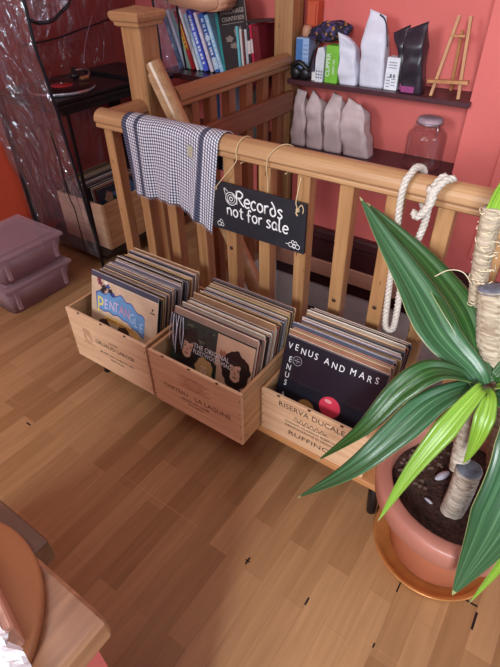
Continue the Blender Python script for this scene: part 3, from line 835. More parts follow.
# bird / flourish at top left
for (x, z, r, m_) in ((-0.112, .288, .012, 8), (-0.092, .276, .014, 10), (-0.074, .286, .010, 7), (-0.062, .272, .012, 10), (-0.100, .262, .012, 10), (-0.050, .262, .012, 7), (-0.084, .296, .008, 9), (-0.118, .300, .010, 8)):
    blob(b, P, x, z, r, r * .7, 1, m_, int(x * 1e4) & 255, .4)
portrait(b, P, -0.088, .126, .036, 1, 2, 3, 3)
portrait(b, P, 0.008, .124, .040, 1, 2, 3, 4)
poly(b, P, [(0.062, .135), (0.118, .122), (0.118, .05), (0.062, .06)], 1, 10)
portrait(b, P, 0.09, .088, .022, 1, 2, 3, 5, 2)
disc(b, P, 0.136, .272, .004, 1, 10); poly(b, P, [(0.126, .262), (0.148, .262), (0.148, .258), (0.126, .258)], 1, 10)
obj('cover_art', b, mats, so)
b = B()
word = 'PENTANGLE'
cols = [0, 1, 1, 1, 3, 3, 2, 2, 2]
for k, chh in enumerate(word):
    u = k / 9 if k else 0.0
    x = -0.127 + 0.030 * 0 + (0 if k == 0 else 0.036 + 0.0245 * (k - 1))
    arch = 0.020 * math.sin((x + .128) / .232 * PI) - 0.055 * max(0, (x + .128) / .232 - .55)
    sz = 0.088 if k == 0 else 0.050
    zb = 0.178 if k == 0 else 0.196 + arch * .8 - 0.016 * (x + .128) / .232
    text(b, chh, P(x, zb, 3), ex, ey, sz, 0.0004, cols[k], 'LEFT', .72)
text(b, 'BASKET OF LIGHT', P(-0.078, 0.156, 3), ex, ey, 0.017, 0.0004, 4, 'LEFT', .95)
obj('cover_lettering', b, [cm((240, 214, 110)), cm((220, 190, 214)), cm((176, 196, 226)), cm((206, 140, 166)), cm((150, 84, 44))], so)

# middle crate front cover
(rr, so), xf = fm[0]; P = on_cover(xf); ex, ey = cexy(xf)
mats = [cm((40, 56, 50)), cm((26, 22, 22)), cm((222, 178, 148)), cm((22, 20, 24)), cm((168, 112, 88)), cm((120, 64, 56)), cm((204, 168, 138)), cm((196, 160, 104)), cm((24, 34, 34)), cm((92, 110, 92))]
b = B()
poly(b, P, [(-.155, .308), (.020, .308), (.020, .06), (-.155, .06)], 0, 0)
poly(b, P, [(.020, .308), (.155, .308), (.155, .05), (.020, .05)], 0, 6)
rnd = random.Random(2)
for k in range(46):
    blob(b, P, rnd.uniform(-.14, .012), rnd.uniform(.20, .30), rnd.uniform(.004, .013), rnd.uniform(.003, .008), 1, rnd.choice((8, 9, 0, 8)), k, .4, 16)
portrait(b, P, -.088, .222, .062, 1, 2, 3, 21, 2, -.15)
portrait(b, P, .096, .215, .062, 1, 2, 3, 22, 2, .05)
poly(b, P, [(-.06, .200), (.028, .200), (.034, .04), (-.06, .04)], 7, 8)
portrait(b, P, -.018, .168, .040, 7, 2, 3, 24, 8)
blob(b, P, .045, .24, .014, .02, 1, 4, 9, .3)
obj('cover_art', b, mats, so)
b = B()
rot = Matrix.Rotation(-0.02, 3, 'Y')
text(b, 'THE ORIGINAL', P(-.066, .226, 14), ex, ey, 0.0235, 0.0004, 0, 'LEFT', .88)
text(b, 'FLEETWOOD MAC', P(-.066, .207, 14), ex, ey, 0.0215, 0.0004, 0, 'LEFT', .82)
obj('cover_lettering', b, M['white_ink'], so)
b = B(); box(b, -.161, .161, -.0072, .0026, -.0, .322, .0008, 0, xf)
ps = obj('plastic_cover', b, M['sleeve_pl'], rr)
b = B()
for k in range(6):
    x0 = -.157 + .0095 * k
    pts = spline([xf @ V((x0, -.0082 - .002 * (k % 3), .314)), xf @ V((x0 + .004 * ((k * 7) % 3 - 1), -.0105, .262)), xf @ V((x0 + .005 * ((k * 5) % 3 - 1), -.0085, .215 - .012 * (k % 4)))], 5)
    tube(b, pts, 0.0011 + .0006 * (k % 2), 5, sy=.4)
obj('plastic_creases', b, flat('crinkled_sleeve_plastic', srgb(206, 210, 224), .25, vary=.15, scale=60), ps, True)

# right crate front cover
(rr, so), xf = frr[0]; P = on_cover(xf); ex, ey = cexy(xf)
b = B()
s = 'VENUS AND MARS'
x = -.147
adv = {'V': .021, 'E': .019, 'N': .022, 'U': .021, 'S': .020, ' ': .010, 'A': .022, 'D': .021, 'M': .026, 'R': .021}
for chh in s:
    if chh != ' ':
        zz = .277 - .0028 * math.sin((x + .147) / .29 * PI) * 2 + (.0025 if (ord(chh) % 2) else -.001)
        text(b, chh, P(x, zz, 1), ex, ey, 0.0285, 0.0004, 0, 'LEFT', .86)
    x += adv[chh] * 1.06
z = .252
for chh in 'ENUS AND':
    if chh != ' ':
        zc = z
        text(b, chh, P(-.131, zc - .018, 1), ex, ey, 0.0270, 0.0004, 0, 'CENTER', .8)
    z -= .0265 if chh != ' ' else .016
obj('cover_lettering', b, M['white_ink'], so)
b = B()
disc(b, P, .022, .148, .0335, 1, 0, 40)
disc(b, P, .014, .165, .012, 2, 1, 24, .006)
disc(b, P, -.05, .110, .028, 1, 2, 36)
obj('cover_balls', b, [cm((214, 62, 84), .3), cm((240, 160, 160), .3), cm((190, 140, 80), .4)], so)
b = B()
tube(b, [P(-.108 + .0145 * math.cos(a), .246 + .0145 * math.sin(a), 1) for a in [2 * PI * k / 24 for k in range(25)]], 0.0007, 4)
for (dx, dz) in ((0, .006), (-.005, 0), (.005, 0), (0, -.006)): disc(b, P, -.108 + dx, .246 + dz, .0016, 1, 0, 8)
poly(b, P, [(-.118, .247), (-.098, .247), (-.098, .2455), (-.118, .2455)], 1)
obj('cover_emblem', b, cm((200, 196, 200)), so)
b = B(); box(b, -.1595, .1595, -.0064, .0024, 0, .319, .0006, 0, xf); obj('plastic_cover', b, M['sleeve_pl'], rr)

# ------------------------------------------------------------------ potted dracaena
saucer = B()
lathe(saucer, [(0.0, 0.0), (0.150, 0.0), (0.158, 0.004), (0.172, 0.024), (0.168, 0.026), (0.153, 0.008), (0.0, 0.008)], (0.006, 0.893, 0.0), 56)
tag(obj('plant_saucer', saucer, M['saucer'], None, True), 'round bronze coloured saucer on the floor under the terracotta plant pot', 'saucer')
PC = (0.0145, 0.905)
plant = thing('potted_plant', 'tall dracaena with long arching green leaves in a terracotta pot beside the bench', 'plant', (PC[0], PC[1], 0.0085))
b = B()
lathe(b, [(0.0, 0.0), (0.128, 0.0), (0.135, 0.004), (0.182, 0.225), (0.186, 0.232), (0.176, 0.240), (0.172, 0.222), (0.125, 0.012), (0.0, 0.012)], (PC[0], PC[1], 0.0085), 64)
pot = obj('pot', b, M['pot'], plant, True)
b = B()
lathe(b, [(0.1865, 0.222), (0.205, 0.224), (0.211, 0.232), (0.2145, 0.275), (0.212, 0.288), (0.205, 0.293), (0.180, 0.293), (0.174, 0.288), (0.170, 0.240), (0.168, 0.222)], (PC[0], PC[1], 0.0085), 64)
obj('pot_rim', b, M['pot_rim'], pot, True)
b = B()
def soil_fn(s, t):
    a = s * 2 * PI; r = t * 0.1685
    x, y = PC[0] + r * math.cos(a), PC[1] + r * math.sin(a)
    z = 0.258 + 0.007 * noise.noise(V((x * 22, y * 22, 3))) + 0.005 * noise.noise(V((x * 60, y * 60, 1)))
    return V((x, y, z)), (s, t)
grid(b, 72, 22, soil_fn); bmesh.ops.remove_doubles(b, verts=b.verts, dist=1e-5)
soil = obj('soil', b, M['soil'], plant, True)
def pebble(x, y, z, rx, ry, rz, rot, mat, nm):
    b = B(); bmesh.ops.create_icosphere(b, subdivisions=3, radius=1)
    for v in b.verts: v.co *= 1 + .15 * noise.noise(v.co * 1.5 + V((x * 99, y * 99, 0)))
    b.transform(Matrix.Translation(V((x, y, z))) @ Matrix.Rotation(rot, 4, 'Z') @ Matrix.Diagonal((rx, ry, rz, 1)))
    return obj(nm, b, mat, plant, True)
pebble(-0.035, 0.925, 0.268, .010, .024, .009, -0.5, M['stone'], 'pebble')
pebble(-0.040, 0.835, 0.262, .012, .004, .004, -0.3, M['stone'], 'pebble')
rnd = random.Random(8)
b = B()
for k in range(60):
    a = rnd.uniform(1.6, 3.6); r = rnd.uniform(.08, .16)
    x, y = PC[0] + r * math.cos(a), PC[1] + r * math.sin(a)
    bb = bmesh.ops.create_icosphere(b, subdivisions=1, radius=rnd.uniform(.003, .008))
    for v in bb['verts']: v.co = V((x, y, .260)) + V((v.co.x * rnd.uniform(.7, 1.4), v.co.y, v.co.z * .7))
for k in range(10):
    a = rnd.uniform(0, 6.28); r = rnd.uniform(.02, .14); L = rnd.uniform(.02, .05); d_ = rnd.uniform(0, 6.28)
    x, y = PC[0] + r * math.cos(a), PC[1] + r * math.sin(a)
    tube(b, spline([(x, y, .265), (x + L * .5 * math.cos(d_), y + L * .5 * math.sin(d_), .272), (x + L * math.cos(d_ + .4), y + L * math.sin(d_ + .4), .266)], 4), .0009, 5)
o = obj('soil_litter', b, M['twig'], plant); o['kind'] = 'stuff'

def cane(pts, r0, r1, name, mat, ringp=0.009, seed=1, cut=False):
    ps = spline(pts, 8); dense = []
    for a, c in zip(ps, ps[1:]):
        m_ = max(1, int((c - a).length / 0.0022))
        for k in range(m_): dense.append(a + (c - a) * k / m_)
    dense.append(ps[-1]); L = 0; rad = []
    for i, p in enumerate(dense):
        if i: L += (p - dense[i - 1]).length
        f = (L / ringp) % 1; t = i / (len(dense) - 1)
        rad.append((r0 + (r1 - r0) * t) * (1 + .055 * (1 - f) + .03 * noise.noise(V((L * 60, seed, 0)))))
    b = B(); tube(b, dense, rad, 20)
    o = obj(name, b, mat, plant, True)
    if cut:
        T = (dense[-1] - dense[-2]).normalized(); b = B()
        q = V((0, 0, 1)).rotation_difference(T).to_matrix().to_4x4()
        lathe(b, [(0, .004), (r1 * .7, .0035), (r1 * .98, .0015), (r1 * 1.04, -.002), (r1 * 1.0, -.006)], (0, 0, 0), 20, xf=Matrix.Translation(dense[-1]) @ q)
        obj('sealed_cut', b, M['cut'], o, True)
    return o
cane([(0.018, 0.845, 0.245), (0.019, 0.847, 0.33), (0.016, 0.850, 0.425)], 0.0275, 0.0285, 'cane', M['bark'], seed=1, cut=True)
cane([(-0.004, 0.862, 0.395), (-0.014, 0.878, 0.45), (-0.018, 0.892, 0.53), (-0.02, 0.90, 0.625)], 0.0215, 0.0195, 'shoot', M['bark'], .008, seed=2)
cane([(0.10, 0.985, 0.245), (0.02, 0.975, 0.55), (-0.030, 0.972, 0.66), (-0.076, 0.992, 0.818)], 0.028, 0.0315, 'cane', M['bark2'], .013, seed=3, cut=True)
cane([(-0.070, 1.010, 0.66), (-0.098, 1.035, 0.72), (-0.112, 1.03, 0.80), (-0.122, 1.02, 0.90), (-0.128, 1.02, 0.975)], 0.016, 0.0205, 'shoot', M['bark2'], .016, seed=4)
rnd = random.Random(5)
b = B()
for k in range(90):
    t = rnd.random(); base = V((-0.098, 1.035, 0.72)).lerp(V((-0.128, 1.02, 0.975)), t); a = rnd.uniform(0, 6.28)
    r = .021; p = base + V((r * math.cos(a), r * math.sin(a), 0)); q = base + V((r * 1.25 * math.cos(a + .9), r * 1.25 * math.sin(a + .9), rnd.uniform(-.008, .010)))
    m_ = base + V((r * 1.18 * math.cos(a + .45), r * 1.18 * math.sin(a + .45), 0))
    tube(b, spline([p, m_, q], 3), .0012, 4)
tube(b, spline([(-0.12, 1.01, 0.80), (-0.145, 1.0, 0.83), (-0.175, 1.0, 0.825), (-0.20, 1.0, 0.80)], 5), .0012, 4)
o = obj('fibres', b, cm((226, 208, 176), .9), plant); o['kind'] = 'stuff'

def leaf(ctrl, width, mat, nrm=(0, 0, 1), fold=0.25, prof=None, twist=0.0, name='leaf', wave=0.0, solid=0.0012):
    ps = spline(ctrl, 14); n = len(ps)
    T, _, _ = frames(ps)
    nr = [V(nrm)] * n if not isinstance(nrm, list) else [V(nrm[0]).lerp(V(nrm[1]), i / (n - 1)) for i in range(n)]
    L = [0]
    for a, c in zip(ps, ps[1:]): L.append(L[-1] + (c - a).length)
    tot = L[-1]
    def fn(s, t):
        i = min(n - 1, int(round(s * (n - 1)))); u = L[i] / tot
        side = T[i].cross(nr[i]); side = side.normalized() if side.length > 1e-6 else V((1, 0, 0))
        up = side.cross(T[i]).normalized()
        if twist: 
            q = Matrix.Rotation(twist * u, 3, T[i]); side = q @ side; up = q @ up
        w = width * (prof(u) if prof else max(0.01, (0.42 + 0.58 * min(1, u / .35)) * min(1, (max(0, 1 - u) / .62)) ** .8))
        c = (t - .5) * 2
        z = abs(c) * fold * w * .5 + .0022 * math.cos(c * 9) * (w / width) + wave * math.sin(u * 17 + c * 2) * abs(c)
        return ps[i] + side * (c * w * .5 * (1 - .12 * fold)) + up * z, (t, u)
    b = B(); grid(b, n - 1, 14, fn)
    o = obj(name, b, mat, plant, True); solidify(o, solid)
    return o
VW = (0.35, -0.62, 0.70)          # towards the room
Rz = V((-0.02, 0.90, 0.632))
LF = leaf
# upper left pair
LP_ = lambda u: max(.01, (0.45 + .55 * min(1, u / .30)) * min(1, max(0, 1 - u) / .62) ** .85)
leaf([(-0.026, 0.900, 0.632), (-0.055, 0.906, 0.661), (-0.143, 0.929, 0.704), (-0.246, 1.007, 0.757), (-0.351, 1.071, 0.815), (-0.458, 1.138, 0.878)], 0.098, M['leaf_b'], (0.40, -0.60, 0.69), .30, prof=LP_)
leaf([(-0.018, 0.912, 0.636), (-0.051, 0.934, 0.665), (-0.112, 0.984, 0.725), (-0.210, 1.060, 0.766), (-0.317, 1.115, 0.806), (-0.442, 1.150, 0.862)], 0.092, M['leaf'], (0.50, -0.50, 0.70), .25, prof=LP_)
# two left leaves arching down over the crates
leaf([(-0.028, 0.898, 0.634), (-0.052, 0.893, 0.650), (-0.117, 0.829, 0.686), (-0.164, 0.772, 0.648), (-0.208, 0.707, 0.557), (-0.287, 0.666, 0.431)], 0.060, M['leaf'], (0.25, -0.05, .97), .25, prof=LP_)
leaf([(-0.030, 0.890, 0.626), (-0.052, 0.872, 0.638), (-0.098, 0.785, 0.640), (-0.136, 0.706, 0.596), (-0.193, 0.630, 0.512), (-0.293, 0.588, 0.372)], 0.066, M['leaf_b'], (0.25, -0.15, .95), .22, prof=LP_)
# pale young leaf to the front
leaf([(-0.022, 0.890, 0.640), (-0.028, 0.850, 0.655), (-0.055, 0.775, 0.600), (-0.088, 0.700, 0.500), (-0.111, 0.632, 0.385)], 0.050, M['leaf_l'], (0.3, -0.3, .9), .30)
leaf([(-0.015, 0.890, 0.640), (-0.002, 0.850, 0.645), (0.004, 0.81, 0.600), (0.004, 0.80, 0.535), (0.000, 0.80, 0.49)], 0.044, M['leaf_l'], (0.2, -0.9, .5), .35)
# big drooping leaf at the right
leaf([(0.002, 0.890, 0.640), (0.058, 0.840, 0.668), (0.090, 0.765, 0.600), (0.094, 0.695, 0.470), (0.080, 0.622, 0.285)], 0.108, M['leaf_b'], (0.15, -0.55, .85), .18,
     prof=lambda u: max(.01, (0.45 + .55 * min(1, u / .3)) * min(1, max(0, 1 - u) / .42) ** .85))
leaf([(0.005, 0.895, 0.640), (0.075, 0.850, 0.660), (0.128, 0.780, 0.580), (0.140, 0.715, 0.420), (0.121, 0.657, 0.232)], 0.056, M['leaf_l'], (0.5, -0.6, .7), .5)
# to the right and the back, mostly beyond the frame
leaf([(0.0, 0.905, 0.64), (0.07, 0.89, 0.70), (0.18, 0.84, 0.70), (0.28, 0.76, 0.60)], 0.06, M['leaf_l'], (0, 0, 1), .3)
leaf([(0.0, 0.915, 0.64), (0.08, 0.96, 0.72), (0.20, 0.99, 0.76), (0.34, 1.0, 0.70)], 0.07, M['leaf'], (0, 0, 1), .3)
leaf([(-0.01, 0.925, 0.645), (0.05, 1.02, 0.75), (0.14, 1.12, 0.84)], 0.06, M['leaf'], (0, -.4, 1), .3)
# green sheath on top of the tall shoot
leaf([(-0.128, 1.02, 0.965), (-0.118, 1.01, 1.03), (-0.085, 0.995, 1.12)], 0.042, M['leaf_l'], (0.2, -0.9, .3), .4, prof=lambda u: max(.02, .75 * (1 - u) ** .5))
leaf([(-0.124, 1.025, 0.965), (-0.09, 1.05, 1.06), (0.0, 1.08, 1.18), (0.1, 1.1, 1.2)], 0.06, M['leaf'], (0, -.4, 1), .3)

# ------------------------------------------------------------------ wall shelves
b = B(); box(b, -1.338, -0.482, 2.222, 2.418, 0.849, 0.869, 0.0015)
tag(obj('wall_shelf', b, M['shelf']), 'dark plum painted shelf board in the alcove, carrying coffee bags and the small easel', 'shelf')
b = B(); box(b, -1.338, -0.50, 2.20, 2.418, 0.537, 0.560, 0.0015)
tag(obj('wall_shelf', b, M['shelf']), 'lower dark alcove shelf carrying the glass jar and four pale bags', 'shelf')
b = B(); box(b, -2.10, -1.45, 2.13, 2.418, 0.822, 0.846, 0.0015)
tag(obj('wall_shelf', b, M['maroon']), 'dark red brown shelf under the row of leaning books', 'shelf')
b = B(); box(b, -2.25, -1.45, 2.17, 2.418, 0.520, 0.540, 0.0015)
tag(obj('wall_shelf', b, M['maroon']), 'low dark shelf seen between the side spindles below the books', 'shelf')

def pouch(x0, x1, xt0, xt1, y, dep, z0, z1, mat, name, label, cat, group=None, seed=1, fold=0.0, wr=0.004, topd=0.006, shoulder=.74, tl=0.0, pinch=0.0):
    r = thing(name, label, cat, ((x0 + x1) / 2, y, z0), 0, group)
    nu, nv = 36, 26
    def fn(s, t):
        a = s * 2 * PI; c, sn = math.cos(a), math.sin(a)
        k = 0 if t < shoulder else ((t - shoulder) / (1 - shoulder))
        k = k * k * (3 - 2 * k)
        w = ((x1 - x0) / 2) * (1 - k) + ((xt1 - xt0) / 2) * k
        cx = (x0 + x1) / 2 * (1 - t) + (xt0 + xt1) / 2 * t
        d = dep / 2 * (1 - k) + topd / 2 * k
        bul = 1 + .05 * math.sin(min(1, t * 1.5) * PI)
        e = .34
        px = math.copysign(abs(c) ** e, c) * w; py = math.copysign(abs(sn) ** e, sn) * d * bul
        p = V((cx + px, y + py, z0 + (z1 - z0) * t))
        amp = wr * min(1, t * 5)
        p.z += tl * (px / w) * t ** 3
        p.x += pinch * math.sin(min(1, max(0, t - .35) / .5) * PI) * (1 if c < 0 else -1) * abs(c)
        p += V((.5, .6, .3)) * wr * 1.6 * min(1, t * 4) * noise.noise(V((p.x * 14 + seed, p.y * 9, p.z * 11 + seed)))
        p += V((.6, 1, .2)) * amp * noise.noise(V((p.x * 26 + seed, p.y * 26, p.z * 18))) + V((.3, .7, .1)) * amp * .7 * noise.noise(V((p.x * 60 + seed, p.y * 60, p.z * 30)))
        if fold and t > .8: p.y -= fold * (t - .8) / .2
        return p, (s, t)
    b = B(); grid(b, nu, nv, fn)
    bmesh.ops.remove_doubles(b, verts=b.verts, dist=1e-5)
    bmesh.ops.holes_fill(b, edges=[e for e in b.edges if e.is_boundary])
    return r, obj('bag_body', b, mat, r, True)
white_bag = flat('white_kraft_bag', srgb(214, 212, 226), .5, vary=.04, scale=18)
lilac_bag = flat('pale_lilac_bag', srgb(196, 172, 172), .5, vary=.05, scale=18)
dark_bag = flat('dark_foil_bag', srgb(48, 40, 50), .3, vary=.15, scale=18)
SH1 = 0.8695; SH2 = 0.5605
pouch(-1.080, -0.996, -1.098, -1.035, 2.285, .07, SH1, 1.052, white_bag, 'coffee_bag', 'short slumped white coffee bag beside the green box on the upper shelf', 'bag', None, 1, .02, .010, .03, .66, -.022, .006)
r, o = pouch(-0.988, -0.872, -0.990, -0.915, 2.30, .075, SH1, 1.145, white_bag, 'coffee_bag', 'tall white coffee bag with a pinched top on the upper shelf', 'bag', None, 2, 0, .006, .006, .62, -.012, .004)
b = B(); tube(b, spline([(-0.94, 2.296, 1.14), (-0.915, 2.292, 1.125), (-0.896, 2.285, 1.09), (-0.882, 2.28, 1.03)], 6), .0035, 6, sy=.4); obj('tin_tie', b, cm((60, 52, 60)), r, True)
ct = thing('milk_carton', 'small white printed carton between the white and dark bags', 'carton', (-0.836, 2.285, SH1))
b = B(); box(b, -0.866, -0.808, 2.26, 2.31, SH1, 0.995, .0015); obj('carton_body', b, cm((226, 228, 236)), ct)
b = B()
b.free()
for k in range(7):
    b = B(); box(b, -0.858 + (k % 2) * .022, -0.842 + (k % 2) * .024, 2.2592, 2.2602, SH1 + .012 + k * .006, SH1 + .015 + k * .006); obj('print_line', b, cm((130, 124, 140)), ct)
for k in range(3):
    b = B(); box(b, -0.856, -0.82, 2.2592, 2.2602, .955 + k * .010, .958 + k * .010); obj('print_line', b, cm((130, 124, 140)), ct)
b = B(); box(b, -0.845, -0.836, 2.2592, 2.2602, .918, .932); box(b, -0.830, -0.822, 2.2592, 2.2602, .918, .932); obj('carton_mark', b, cm((110, 110, 130)), ct)
b = B(); lathe(b, [(.007, 0), (.007, .010), (0, .010)], (-0.822, 2.285, .995), 14); obj('carton_cap', b, cm((236, 236, 240)), ct, True)
for args, lab in (((-0.805, -0.772, -0.872, -0.805, 2.305, .06, SH1, 1.095), 'narrow dark coffee bag squeezed behind the white carton'),
                  ((-0.786, -0.694, -0.808, -0.728, 2.275, .065, SH1, 1.112), 'large dark glossy coffee bag with pointed top on the upper shelf')):
    r, o = pouch(*args, dark_bag, 'coffee_bag', lab, 'bag', None, int(args[0] * -100), 0, .007, .006, .70, .016, .003)
    b = B(); box(b, args[0] + .006, args[1] - (.03 if args[1] > -.75 else .004), args[4] - args[5] / 2 - .0050, args[4] - args[5] / 2 - .0015, SH1 + .004, SH1 + .028, .001); obj('purple_sticker', b, cm((150, 60, 120)), r)
for i, (x0, x1, xt0, xt1, zt, lab) in enumerate(((-1.322, -1.238, -1.318, -1.262, .812, 'leftmost pale bag on the lower shelf, tucked by the newel post'),
        (-1.232, -1.138, -1.232, -1.185, .812, 'second pale bag from the left on the lower shelf'), (-1.132, -1.035, -1.128, -1.068, .815, 'third pale bag from the left on the lower shelf'),
        (-1.024, -0.888, -1.040, -0.965, .800, 'largest and rightmost pale bag on the lower shelf, nearest the jar'))):
    pouch(x0, x1, xt0, xt1, 2.285, .085, SH2, zt, lilac_bag, 'coffee_bag', lab, 'bag', 'pale bags on the lower alcove shelf', 11 + i, 0, .011, .008, .68, (-.003, -.009, -.002, -.010)[i], .004)

# easel
ez = thing('tabletop_easel', 'small wooden tabletop easel standing empty on the upper shelf', 'easel', (-0.60, 2.29, SH1))
ew = wood('easel_wood', srgb(166, 108, 66), srgb(200, 146, 98), 'Z', .5)
def bar(bm, p, q, w, d_):
    p, q = V(p), V(q); T = (q - p).normalized(); s_ = T.cross(V((0, 1, 0))).normalized(); u_ = s_.cross(T).normalized()
    vs = [bm.verts.new(c + s_ * a * w / 2 + u_ * e * d_ / 2) for c in (p, q) for a, e in ((-1, -1), (1, -1), (1, 1), (-1, 1))]
    bm.faces.new(vs[:4][::-1]); bm.faces.new(vs[4:])
    for k in range(4): bm.faces.new((vs[k], vs[(k + 1) % 4], vs[4 + (k + 1) % 4], vs[4 + k]))
for p, q in (((-0.652, 2.252, SH1 + .001), (-0.622, 2.320, 1.150)), ((-0.538, 2.252, SH1 + .001), (-0.578, 2.320, 1.150))):
    b = B(); bar(b, p, q, .012, .010); obj('leg', b, ew, ez)
b = B(); bar(b, (-0.612, 2.395, SH1 + .001), (-0.600, 2.325, 1.100), .011, .010); obj('rear_leg', b, ew, ez)
b = B(); bar(b, (-0.634, 2.300, 1.085), (-0.578, 2.300, 1.085), .008, .010); obj('top_rail', b, ew, ez)
b = B(); bar(b, (-0.676, 2.256, .925), (-0.514, 2.256, .935), .012, .024); obj('ledge', b, ew, ez)

# jar
jr = thing('storage_jar', 'big empty clip-top glass jar on the lower shelf', 'jar', (-0.645, 2.30, SH2))
b = B()
lathe(b, [(0, .003), (.078, .003), (.085, .010), (.086, .022), (.086, .135), (.082, .150), (.060, .172), (.050, .178), (.050, .190), (.053, .194)], (-0.645, 2.30, SH2), 40); obj('glass_body', b, M['glass'], jr, True)
b = B(); lathe(b, [(.054, .194), (.056, .198), (.056, .206), (.050, .214), (.030, .217), (0, .217)], (-0.645, 2.30, SH2), 32); obj('glass_lid', b, flat('thick_lid_glass', srgb(168, 140, 150), .12, vary=.1, scale=60), jr, True)
b = B(); tube(b, [V((-0.645 + .057 * math.cos(a), 2.30 + .057 * math.sin(a), SH2 + .193)) for a in [2 * PI * k / 32 for k in range(32)]], .0022, 6, True)
tube(b, spline([(-0.600, 2.264, SH2 + .193), (-0.593, 2.257, SH2 + .175), (-0.597, 2.256, SH2 + .15)], 5), .002, 6)
tube(b, spline([(-0.69, 2.264, SH2 + .193), (-0.697, 2.257, SH2 + .18)], 5), .002, 6); obj('wire_clip', b, M['steel'], jr, True)

# clutter next to the newel post
gb = thing('tea_box', 'lime green tea box with white lettering standing on the upper shelf', 'box', (-1.12, 2.275, SH1))
b = B(); box(b, -1.150, -1.088, 2.245, 2.31, SH1, 1.020, .001); obj('carton', b, cm((120, 188, 56)), gb)
b = B(); text(b, 'CLIPPER', (-1.128, 2.2446, .895), (0, 0, 1), (-1, 0, 0), .029, .0006, 0, 'LEFT', .92)
text(b, 'GREEN TEA', (-1.105, 2.2446, .905), (0, 0, 1), (-1, 0, 0), .013, .0006, 0, 'LEFT', .92); obj('lettering', b, M['white_ink'], gb)
wb = thing('tea_box', 'white patterned box leaning against the green tea box', 'box', (-1.175, 2.265, SH1))
b = B()
prism(b, [(-.024, 0), (.016, 0), (.020, .12), (.010, .142), (-.014, .138), (-.024, .10)], lambda u, v, w: V((-1.175 + u, w, SH1 + v)), 2.24, 2.29); obj('carton', b, cm((214, 216, 224)), wb)
b = B()
for k in range(9): disc(b, lambda x, z, l=0: V((x, 2.2394, z)), -1.190 + (k % 3) * .012, SH1 + .018 + (k // 3) * .013, .004, 0, 0, 10)
obj('print', b, cm((110, 112, 126)), wb)
b = B(); box(b, -1.222, -1.203, 2.25, 2.285, SH1, .905, .002); tag(obj('paper_packet', b, cm((232, 226, 226))), 'tiny white packet left of the white patterned box on the upper shelf', 'packet')
bx = thing('blue_carton', 'pale blue and white carton beside the newel post on the upper shelf', 'carton', (-1.295, 2.30, SH1))
b = B(); box(b, -1.325, -1.258, 2.275, 2.34, SH1, 1.035, .001); obj('carton', b, cm((150, 180, 222)), bx)
b = B(); box(b, -1.325, -1.290, 2.2742, 2.2755, .93, 1.03); obj('panel', b, cm((72, 120, 178)), bx)
b = B()
for k in range(4): box(b, -1.286, -1.262, 2.2742, 2.2755, .95 + k * .018, .955 + k * .018)
obj('print', b, cm((120, 140, 180)), bx)
# black cable-ish headset
hs = thing('headphones', 'black headphones with cable in a heap by the newel post', 'headphones', (-1.28, 2.24, SH1))
b = B(); tube(b, spline([(-1.315, 2.245, SH1 + .02), (-1.318, 2.242, SH1 + .055), (-1.285, 2.240, SH1 + .072), (-1.252, 2.240, SH1 + .055), (-1.235, 2.24, SH1 + .04)], 6), .011, 8); obj('headband', b, M['black'], hs, True)
for x in (-1.300, -1.250):
    b = B(); lathe(b, [(0, -.012), (.022, -.012), (.026, -.004), (.026, .008), (.018, .014), (0, .014)], (0, 0, 0), 20, xf=Matrix.Translation(V((x, 2.238, SH1 + .0265))) @ Matrix.Rotation(PI / 2, 4, 'X')); obj('ear_cup', b, M['black'], hs, True)
b = B(); tube(b, spline([(-1.23, 2.24, SH1 + .045), (-1.222, 2.236, .95), (-1.205, 2.236, 1.0), (-1.19, 2.25, 1.03)], 6), .006, 6); obj('cable', b, M['black'], hs, True)
def pattern_cloth():
    m, nt, bs = new_mat('patterned_fabric'); bs.inputs['Roughness'].default_value = .8
    tc = N(nt, 'ShaderNodeTexCoord'); vo = N(nt, 'ShaderNodeTexVoronoi'); vo.inputs['Scale'].default_value = 75
    nt.links.new(tc.outputs['Object'], vo.inputs['Vector'])
    r = ramp(nt, [(0.0, srgb(30, 24, 40)), (0.35, srgb(40, 30, 62)), (0.55, srgb(160, 110, 60)), (0.72, srgb(72, 60, 110)), (0.9, srgb(34, 26, 40))]); r.color_ramp.interpolation = 'CONSTANT'
    sp = N(nt, 'ShaderNodeSeparateColor'); nt.links.new(vo.outputs['Color'], sp.inputs['Color'])
    nt.links.new(sp.outputs['Red'], r.inputs['Fac']); nt.links.new(r.outputs['Color'], bs.inputs['Base Color'])
    return m
b = B(); bmesh.ops.create_uvsphere(b, u_segments=36, v_segments=20, radius=1)
for v in b.verts:
    v.co *= 1 + .14 * noise.noise(v.co * 2.3) + .06 * noise.noise(v.co * 6)
b.transform(Matrix.Translation(V((-1.165, 2.295, 1.066))) @ Matrix.Rotation(-.16, 4, 'Y') @ Matrix.Diagonal((.105, .05, .040, 1)))
tag(obj('fabric_pouch', b, pattern_cloth(), None, True), 'dark patterned fabric pouch lying on top of the boxes on the upper shelf', 'pouch')
b = B(); lathe(b, [(0, 0), (.018, 0), (.024, .010), (.022, .034), (.016, .046), (0, .046)], (-1.292, 2.315, 1.0355), 18)
tag(obj('ornament', b, cm((190, 140, 110)), None, True), 'small beige ornament standing on the blue carton', 'ornament')
b = B(); box(b, -1.325, -1.268, 2.36, 2.418, 1.06, 1.17, .003); box(b, -1.318, -1.275, 2.352, 2.362, 1.07, 1.16, .002)
of = obj('wall_box', b, cm((196, 84, 52))); tag(of, 'orange red box fixed to the wall behind the newel post', 'box')

